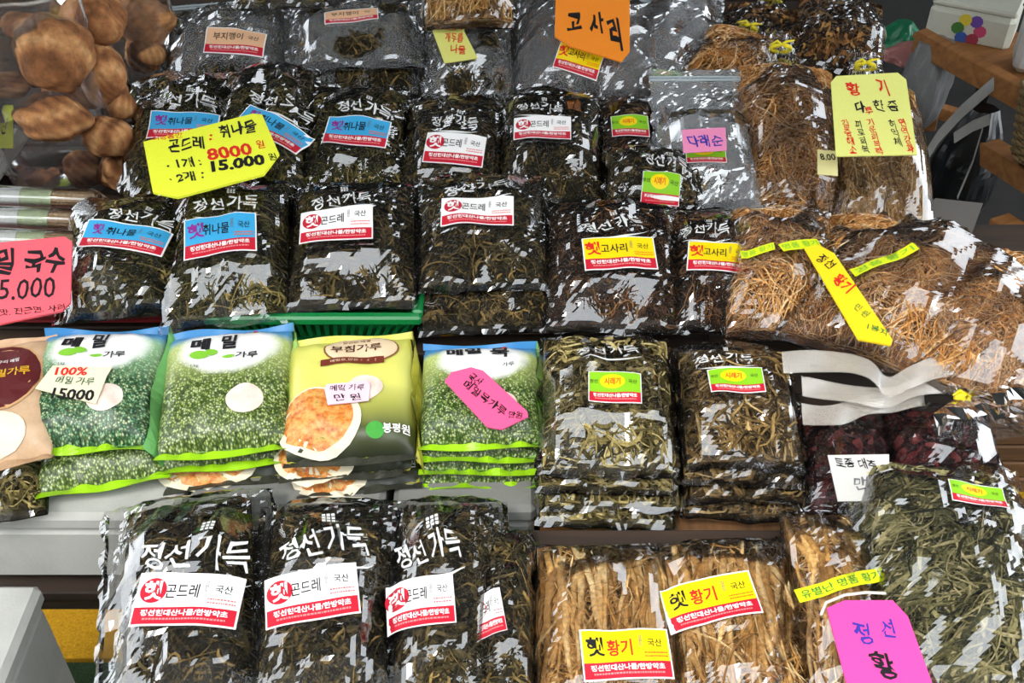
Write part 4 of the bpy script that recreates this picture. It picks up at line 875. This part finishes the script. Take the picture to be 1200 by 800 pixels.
# ------------------------------------------------------------ right: roots at the back
EZ = .60
ge = 'tied root bags at the back right'
stand('display_stand', .33, .60, 1.425, .545, 2.10, .80, 'dark sloping shelf under the tied root bags at the back right', nb=9)
def tied(ub, vb, ut, vt, wpx, z0, tilt, h, kind, label, seed, group=ge, g0=.72, gw=.28, tcol='tie_yellow', **k):
    u = place(ub, vb, ut, vt, wpx, z0, tilt); W, L = u[1], u[2]
    t, fr, S = bag(0, 0, 0, 0, 0, 0, 0, h, kind, label, group, seed, name='root_bag', film='soft_film', frame=(u[0], W, L), mt=L*(1-g0)*.75, gather=(L*g0*.85, gw), mx=.006, mb=.008, nc=20, **k)
    
    if gw < .8: tie(fr, 0, L*.9, .008, t, r=max(.008, W*gw*.26), col=tcol)
    return t, fr, S
tied(890, 84, 905, 0, 120, .655, 16, .035, 'flowers', 'bag of brown dried blossoms behind the tied root bags at the top', 131, group=None)
tied(842, 108, 880, 30, 96, .665, 18, .04, 'fluffroot', 'pale root bag lying left at the back beside the crumpled zip bag', 132)
tied(930, 276, 912, 40, 128, .585, 20, .06, 'fluffroot', 'tall tied root bag standing left of the yellow handwritten sign', 133)
tied(1034, 288, 1010, 62, 122, .585, 20, .06, 'thinroot', 'tall tied root bag behind the yellow handwritten sign', 134, dens=2.2)
tied(980, 86, 985, -14, 105, .67, 16, .04, 'flowers', 'bag of rust brown dried blossoms at the top edge', 135, group=None)
card([(974, 96), (980, 89), (1052, 85), (1062, 93), (1075, 181), (980, 183)], .80, 22, 'tall pale yellow sign with red and green handwriting on the upright roots', 'dfe07c',
     [('황', 1000, 104, 16, RINK, .025, 0, 16), ('기', 1034, 102, 20, RINK, .02, 0, 12), ('다', 1008, 126, 14, BLACK, .02, 0, 12), ('뿌', 1018, 130, 9, RINK, .02, 0, 9), ('한 줌', 1038, 124, 14, BLACK, .02, 0, 28),
      (('갈증해소',), 995, 160, 40, RINK, .015, 0, 9), (('피로회복',), 1010, 160, 38, BLACK, .01, 0, 9), (('기운회복력',), 1025, 160, 42, RINK, .015, 0, 9), (('허약체',), 1049, 156, 32, BLACK, .01, 0, 9), (('면역강화',), 1062, 159, 40, RINK, .015, 0, 9)], th=.002)
card([(958, 175), (981, 177), (982, 206), (958, 204)], .735, 22, 'little cream paper slip marked 8.00 between the upright root bags', 'd8cf92', [('8.00', 970, 184, 8, BLACK, .02, 0, 18)], th=.001)
gg = 'root bags lying across the right'
stand('display_stand', .27, .88, 1.15, .53, 1.38, .575, 'dark shelf under the wide bags of tangled roots at the right', nb=4)
G1 = tied(925, 402, 905, 256, 150, .602, 9, .065, 'fluffroot', 'wide bag of tangled brown roots left of the diagonal yellow strip', 141, group=gg, g0=.95, gw=.9)
G2 = tied(1062, 448, 1112, 292, 300, .60, 9, .075, 'fluffroot', 'very wide bag of tangled tan roots right of the diagonal yellow strip', 142, group=gg, g0=.95, gw=.9, dens=1.3)
for (t, fr, S), sp, n in ((G1, (912, 302, 958, 292, 11), 1), (G2, (998, 322, 1068, 302, 11), 2), (G1, (868, 298, 905, 298, 9), 3)):
    x, y, w, h, r = lab_local(fr, S.h, *sp); band(S, x, y, w, h, r, t, YB, text='명품 황기', lift=.006)
card([(943, 290), (960, 287), (978, 297), (1046, 398), (1044, 404), (1006, 397)], .70, 10, 'long slanting yellow strip sign with red and green writing on the root bags', 'f2d018',
     [('정선', 968, 306, 12, BLACK, .02, -52, 22), ('황기', 988, 332, 15, RINK, .03, -54, 26), ('만 원', 1010, 364, 9, ink('dark_green_ink', '2a7a34'), .01, -55, 20), ('1봉지', 1028, 386, 8, MATS['dark_green_ink'], .01, -30, 24)], th=.003)
# milky folded bag mouths that hang over the hem
def ribbonsheet(pts, zs, wpx, label, seed, mat='milky_film', nr=5):
    n = 40; P = np.array([hitz(u, v, z) for (u, v), z in zip(pts, zs)]); s = np.linspace(0, len(P)-1, n+8); C = np.stack([np.interp(s, np.arange(len(P)), P[:, q]) for q in range(3)], 1); C = np.stack([np.convolve(C[:, q], np.ones(9)/9, 'valid') for q in range(3)], 1); rng = np.random.default_rng(seed); V = []
    for k in range(nr):
        q = k/(nr-1); 
        for j in range(n):
            V.append(C[j]+np.array([0, -.95*wpx/1287*1.5*q, -.55*wpx/1287*1.5*q+.0015*math.sin(j*.45+k*.5+seed)]))
    V = np.array(V); nn = len(V); F = grid_faces(n, nr).tolist(); m = plain
    o = mesh('plastic_hem', np.concatenate([V, V-[0, 0, .0012]]), F+[[a+nn for a in g[::-1]] for g in F], MATS[mat], None, smooth=True); return tag(o, label, 'plastic film', 'milky plastic hems')
ribbonsheet([(870, 418), (960, 408), (1020, 416), (1036, 446), (1060, 432), (1110, 410), (1200, 430)], [.64, .645, .64, .62, .63, .64, .63], 20, 'upper milky plastic hem under the wide root bags', 1)
ribbonsheet([(905, 436), (985, 448), (1035, 458), (1075, 440), (1130, 436), (1185, 448)], [.61, .61, .60, .61, .615, .61], 18, 'middle milky plastic hem folded below the upper one', 2)
ribbonsheet([(918, 470), (980, 476), (1010, 462), (1060, 456), (1092, 448)], [.59, .585, .59, .59, .59], 20, 'lowest milky plastic hem above the dark red bags', 3)
# dark red bags and the white card
gr = 'dark red bags'
bag(1000, 608, 985, 482, 105, .522, 10, .03, 'red', 'dark red dried slices in a clear bag, left one beside the white card', gr, 151, mx=.006, mb=.008, mt=.008, nc=12, dens=1.3)
bag(1118, 590, 1092, 478, 130, .524, 10, .03, 'red', 'dark red bag, right one above the grey green stems', gr, 152, mx=.006, mb=.008, mt=.008, nc=12, dens=1.3)
card([(970, 533), (1042, 532), (1042, 586), (982, 587)], .577, 10, 'white paper card with black writing on the dark red bag', 'cfccc6', [('토종 대추', 1003, 543, 13, BLACK, .015, -3, 48), ('만', 1008, 566, 16, GREY, .015, 0, 16)], th=.0012)
# tied tops of bags
def knot(u, v, z, r, label, seed, col='tie_yellow', wide=1.0):
    c = hitz(u, v, z); fr = Frame(c, (1, 0, 0), (0, 1, 0), (0, 0, 1)); t = root('tied_bag_end', fr, label, 'bag end', 'tied bag ends'); n = 40; V = []; rng = np.random.default_rng(seed)
    prof = [(-.055, 1.0*wide), (-.035, .95*wide), (-.015, .5*wide), (0, .16), (.012, .35), (.03, .7), (.045, .8)]
    for y, q in prof:
        for i in range(n):
            a = 2*math.pi*i/n; f = 1+.16*math.sin(9*a+seed+y*30)+.1*math.sin(14*a); V.append((r*q*f*math.cos(a), y, r*q*.45*f*math.sin(a)))
    F = [(j*n+i, j*n+(i+1) % n, (j+1)*n+(i+1) % n, (j+1)*n+i) for j in range(len(prof)-1) for i in range(n)]
    mesh('gathered_film', V, F, MATS['soft_film'], t, smooth=False); tie(fr, 0, 0, 0, t, r=r*.2, col=col)
knot(1132, 466, .60, .045, 'tied end of a clear bag with a yellow twist, above the right dark red bag', 1, wide=1.1)
knot(1192, 442, .62, .04, 'tied end of a clear bag with a yellow twist at the right edge', 2)
knot(1196, 400, .63, .03, 'tied end above the other at the right edge', 3)

# ------------------------------------------------------------ right back: rack, boxes, black bag
OW, DW = MATS['orange_wood'], MATS['dark_wood']
fr = Frame((1.0, 2.0, .4), (1, 0, 0), (0, 1, 0), (0, 0, 1)); rk = root('wooden_rack', fr, 'brown wooden rack with stepped beams at the upper right', 'rack')
def wb(u0, v0, y0, u1, v1, y1, w, h, nm='beam', m=OW): o = beam(at(u0, v0, y0), at(u1, v1, y1), w, h, m, nm); mw = o.matrix_world.copy(); o.parent = rk; o.matrix_parent_inverse = Matrix.Identity(4); o.matrix_basis = fr.mat().inverted()@mw
wb(1076, 46, 2.12, 1225, 128, 1.86, .03, .045); wb(1102, 60, 2.27, 1085, 150, 2.27, .035, .035, 'post'); wb(1160, 84, 2.1, 1120, 200, 2.3, .03, .03, 'post', DW)
wb(1150, 172, 1.98, 1230, 222, 1.8, .05, .045); wb(1168, 262, 1.82, 1240, 308, 1.68, .05, .04); wb(1190, 280, 1.78, 1148, 335, 1.80, .035, .035, 'post')
wb(1222, 120, 1.9, 1215, 340, 1.75, .04, .04, 'post', DW); wb(1100, 130, 2.35, 1170, 150, 2.3, .03, .03)
wb(1110, 30, 2.24, 1240, 98, 1.98, .20, .012, 'shelf_board')
WB = plain('white_enamel', 'c8c8b8', .35, .5, var=.04)
def crate(u, v, y, sx, sy, sz, rotz, label, name, m, cat, deco=None):
    c = at(u, v, y); a = math.radians(rotz); fr = Frame(c, (math.cos(a), math.sin(a), 0), (-math.sin(a), math.cos(a), 0), (0, 0, 1)); t = root(name, fr, label, cat); MB().box((0, 0, sz/2), (sx, sy, sz), bev=.012).build('body', m, t)
    MB().box((0, 0, sz+.006), (sx*.98, sy*.98, .012), bev=.004).build('lid', m, t)
    if deco: deco(t, sx, sy, sz, fr)
    return t
def deco_flower(t, sx, sy, sz, fr):
    P = Print([]); 
    for i, c in enumerate(('c04a6a', '6a4a9a', 'd8c040', '4a7a3a', '3a5aa0', '9a3a4a')): a = i*1.05; P.disc(.022*math.cos(a), .022*math.sin(a), .013, ink('petal_'+c, c), .0001*i, 10)
    o = P.build('flower_decal', t, lambda X, Y: X*0); o.matrix_basis = Matrix(((1, 0, 0, 0), (0, 0, -1, -sy/2-.0012), (0, 1, 0, sz*.5), (0, 0, 0, 1)))
def deco_box(t, sx, sy, sz, fr):
    P = Print([]); P.rect(-sx*.45, sz*.3, sx*.45, sz*.44, PURP, 0, 1, 1); P.disc(sx*.12, .0, .03, RED, 0, 16); P.rect(-sx*.4, -sz*.06, -sx*.05, sz*.12, GREY, 0, 1, 1); P.text('국산', -sx*.2, -sz*.25, .02, BLACK, .0002, .02)
    o = P.build('box_print', t, lambda X, Y: X*0); o.matrix_basis = Matrix(((1, 0, 0, 0), (0, 0, -1, -sy/2-.0012), (0, 1, 0, sz*.5), (0, 0, 0, 1)))
crate(1136, 42, 2.20, .17, .12, .075, -28, 'rounded white enamel box with a flower decal on the rack', 'enamel_box', WB, 'box', deco_flower)
crate(1222, 80, 2.02, .12, .09, .16, -20, 'tall white carton with a red dot and purple stripe at the upper right corner', 'printed_carton', plain('carton_white', 'b8b8b4', .5), 'box', deco_box)
# black carrier bag with grey tape, carton below it
def sack(c, sx, sy, sz, seed, label, name, m, cat='bag', n=36, k=20, neck=.4):
    rng = np.random.default_rng(seed); a0 = rng.uniform(0, 6.28, 5); V = []
    for j in range(k):
        q = j/(k-1); prof = math.sin(math.pi*min(q*1.25+.12, .5))*(1 if q < .55 else 1-(1-neck)*((q-.55)/.45)**1.3)
        for i in range(n):
            a = 2*math.pi*i/n; f = 1+.08*math.sin(3*a+a0[0]+q*4)+.06*math.sin(7*a+a0[1]-q*7)+.04*abs(math.sin(5*a+a0[2]+q*9)); V.append((sx*prof*f*math.cos(a), sy*prof*f*math.sin(a), sz*q))
    F = [(j*n+i, j*n+(i+1) % n, (j+1)*n+(i+1) % n, (j+1)*n+i) for j in range(k-1) for i in range(n)]+[list(range(n-1, -1, -1)), list(range((k-1)*n, k*n))]
    return tag(mesh(name, V, F, m, None, fr=Frame(c, (1, 0, 0), (0, 1, 0), (0, 0, 1))), label, cat)
BLKP = plain('black_plastic', '121416', .28, .6, var=.1, sc=30, bmp=.3); GRYP = plain('grey_plastic', '7c7c7c', .4, .5, var=.15, sc=20, bmp=.3)
c = at(1112, 262, 2.0); sack(c, .065, .06, .28, 5, 'black plastic sack with grey tape strips beside the upright roots', 'plastic_sack', BLKP)
for i, (pp, lab) in enumerate(((((1075, 200), (1100, 160), (1128, 130), (1165, 98)), 'grey tape strip running up the left of the black sack'), (((1118, 162), (1140, 148), (1160, 140)), 'short pale tape strip across the black sack'), (((1152, 150), (1140, 190), (1122, 232)), 'thin grey strap hanging down the black sack'))):
    b = MB(); Q = [at(u, v, 1.925) for u, v in pp]; wd = (.014, .012, .004)[i]; V = [q+np.array([-.3, 0, 1.])*wd/1.04 for q in Q]+[q-np.array([-.3, 0, 1.])*wd/1.04 for q in Q]; V = V+[v+np.array([0, .002, 0]) for v in V]; n = len(Q)
    F = [(j, j+n, j+n+1, j+1) for j in range(n-1)]+[(2*n+j+1, 2*n+j+n+1, 2*n+j+n, 2*n+j) for j in range(n-1)]; tag(mesh('tape_strip', V, F, plain('grey_tape', 'a4a6a4', .4, var=.1)), lab, 'tape', 'grey tape strips')
c = at(1070, 150, 2.1); sack(c, .05, .04, .2, 9, 'crumpled grey plastic bag behind the tall yellow sign', 'plastic_sack', GRYP, neck=.7)
card([(1082, 250), (1096, 232), (1152, 238), (1130, 298), (1084, 296)], .60, 30, 'grey cardboard sheet with black writing in the shadow under the black sack', '5c5854', [('국산', 1096, 262, 16, BLACK, .02, 0, 20), ('황기', 1098, 284, 18, BLACK, .02, 0, 22)], th=.003, name='cardboard_sheet', cat='cardboard')
# woven basket at the right edge
fr = Frame(at(1232, 186, 1.80), (1, 0, 0), (0, 1, 0), (0, 0, 1)); t = root('woven_basket', fr, 'brown woven basket at the right edge under the white carton', 'basket'); wk = MB(); st = MB(); H, R = .14, .085; rr = lambda z: R*(.8+.25*z/H)
for k in range(17):
    z = .006+k*H/17; a = np.linspace(0, 2*math.pi, 49); wk.tube(np.stack([(rr(z)+.003*(-1)**k*np.sin(a*12))*np.cos(a), (rr(z)+.003*(-1)**k*np.sin(a*12))*np.sin(a), z+0*a], 1), .0042, 5, cap=False)
for i in range(24):
    a = 2*math.pi*i/24; st.tube([(rr(z)*math.cos(a), rr(z)*math.sin(a), z) for z in np.linspace(0, H, 5)], .0028, 5)
wk.build('weave', plain('wicker', '7a6440', .7, sc=150), t, smooth=True); st.build('stakes', plain('wicker_dark', '4e3c24', .7, sc=150), t, smooth=True)
sack(at(1052, 60, 2.35), .045, .04, .07, 12, 'crumpled green plastic bag at the top by the rack', 'plastic_sack', plain('green_film', '1c7a52', .3, .6, sc=20, bmp=.3))
sack(at(1066, 76, 2.28), .06, .04, .05, 13, 'crumpled pink plastic bag below the green one', 'plastic_sack', plain('pink_film', 'b87a74', .35, .5, sc=20, bmp=.3))
# wooden slats at the right edge and planks
fr = Frame((.94, 1.05, .40), (1, 0, 0), (0, 1, 0), (0, 0, 1)); t = root('wooden_crate', fr, 'brown slatted crate at the right edge beside the grey green stems', 'crate')
for k in range(5): MB().box((0, .012, -.05+.032*k), (.62, .016, .028), bev=.002).build('slat', MATS['brown_wood'], t)
for sx in (-.3, .3): MB().box((sx, .035, .0), (.03, .03, .19)).build('post', MATS['dark_wood'], t)
beam((.19, .883, .452), (.40, .878, .455), .03, .045, MATS['brown_wood'], 'wooden_plank'); tag(bpy.data.objects['wooden_plank'], 'brown plank under the radish green stack', 'plank')
# top edge bits behind the zip bags
bag(550, 34, 550, -30, 110, .74, 18, .035, 'thinroot', 'bag of upright tan rootlets at the top edge behind the yellow tagged zip bag', None, 161, film='soft_film', mx=.008, nc=14, mb=.008, mt=.012, dens=2)
bag(330, 10, 335, -40, 110, .76, 16, .03, 'radish', 'blue edged bag at the top edge behind the back row', None, 162, film='soft_film', mx=.01, nc=10, mb=.01, mt=.012)
def yellowcard(u, v, w, h, z, lab): card([(u-w/2, v-h/2), (u+w/2, v-h/2), (u+w/2, v+h/2), (u-w/2, v+h/2)], z, 20, lab, 'd4dc30', [('국산', u, v, h*.4, BLACK, .02, 0, w*.5)], th=.002)
yellowcard(2, 148, 26, 50, .66, 'lime yellow card seen through the big clear bag at the left edge')
# back wall of the stall
MB().box((0, 3.2, .9), (6, .05, 2.2)).build('wall_back', plain('tarp_dark', '2a2a28', .8), None)['kind'] = 'structure'
MB().box((0, -2.2, 1.7), (12, .1, 3.4)).build('unseen_wall_front', plain('opposite_shopfront', '5a5650', .8), None)['kind'] = 'structure'  # unseen wall across the lane, added to block the low sky from reflections
# unseen canopy added to darken the film's reflections, open towards the lane
aw = root('awning', Frame((0, 1.8, 2.35), (1, 0, 0), (0, 1, 0), (0, 0, 1)), 'dark canvas awning over the back of the stall', 'awning'); MB().box((0, 0, 0), (7, 3.1, .02)).build('canvas', plain('canopy_canvas', '33322e', .9), aw)
for x in (-3.4, 3.4):
    for y in (-1.6, 1.35): MB().box((x, y, -1.18), (.05, .05, 2.33)).build('pole', plain('steel_grey', '6c7074', .4), aw)
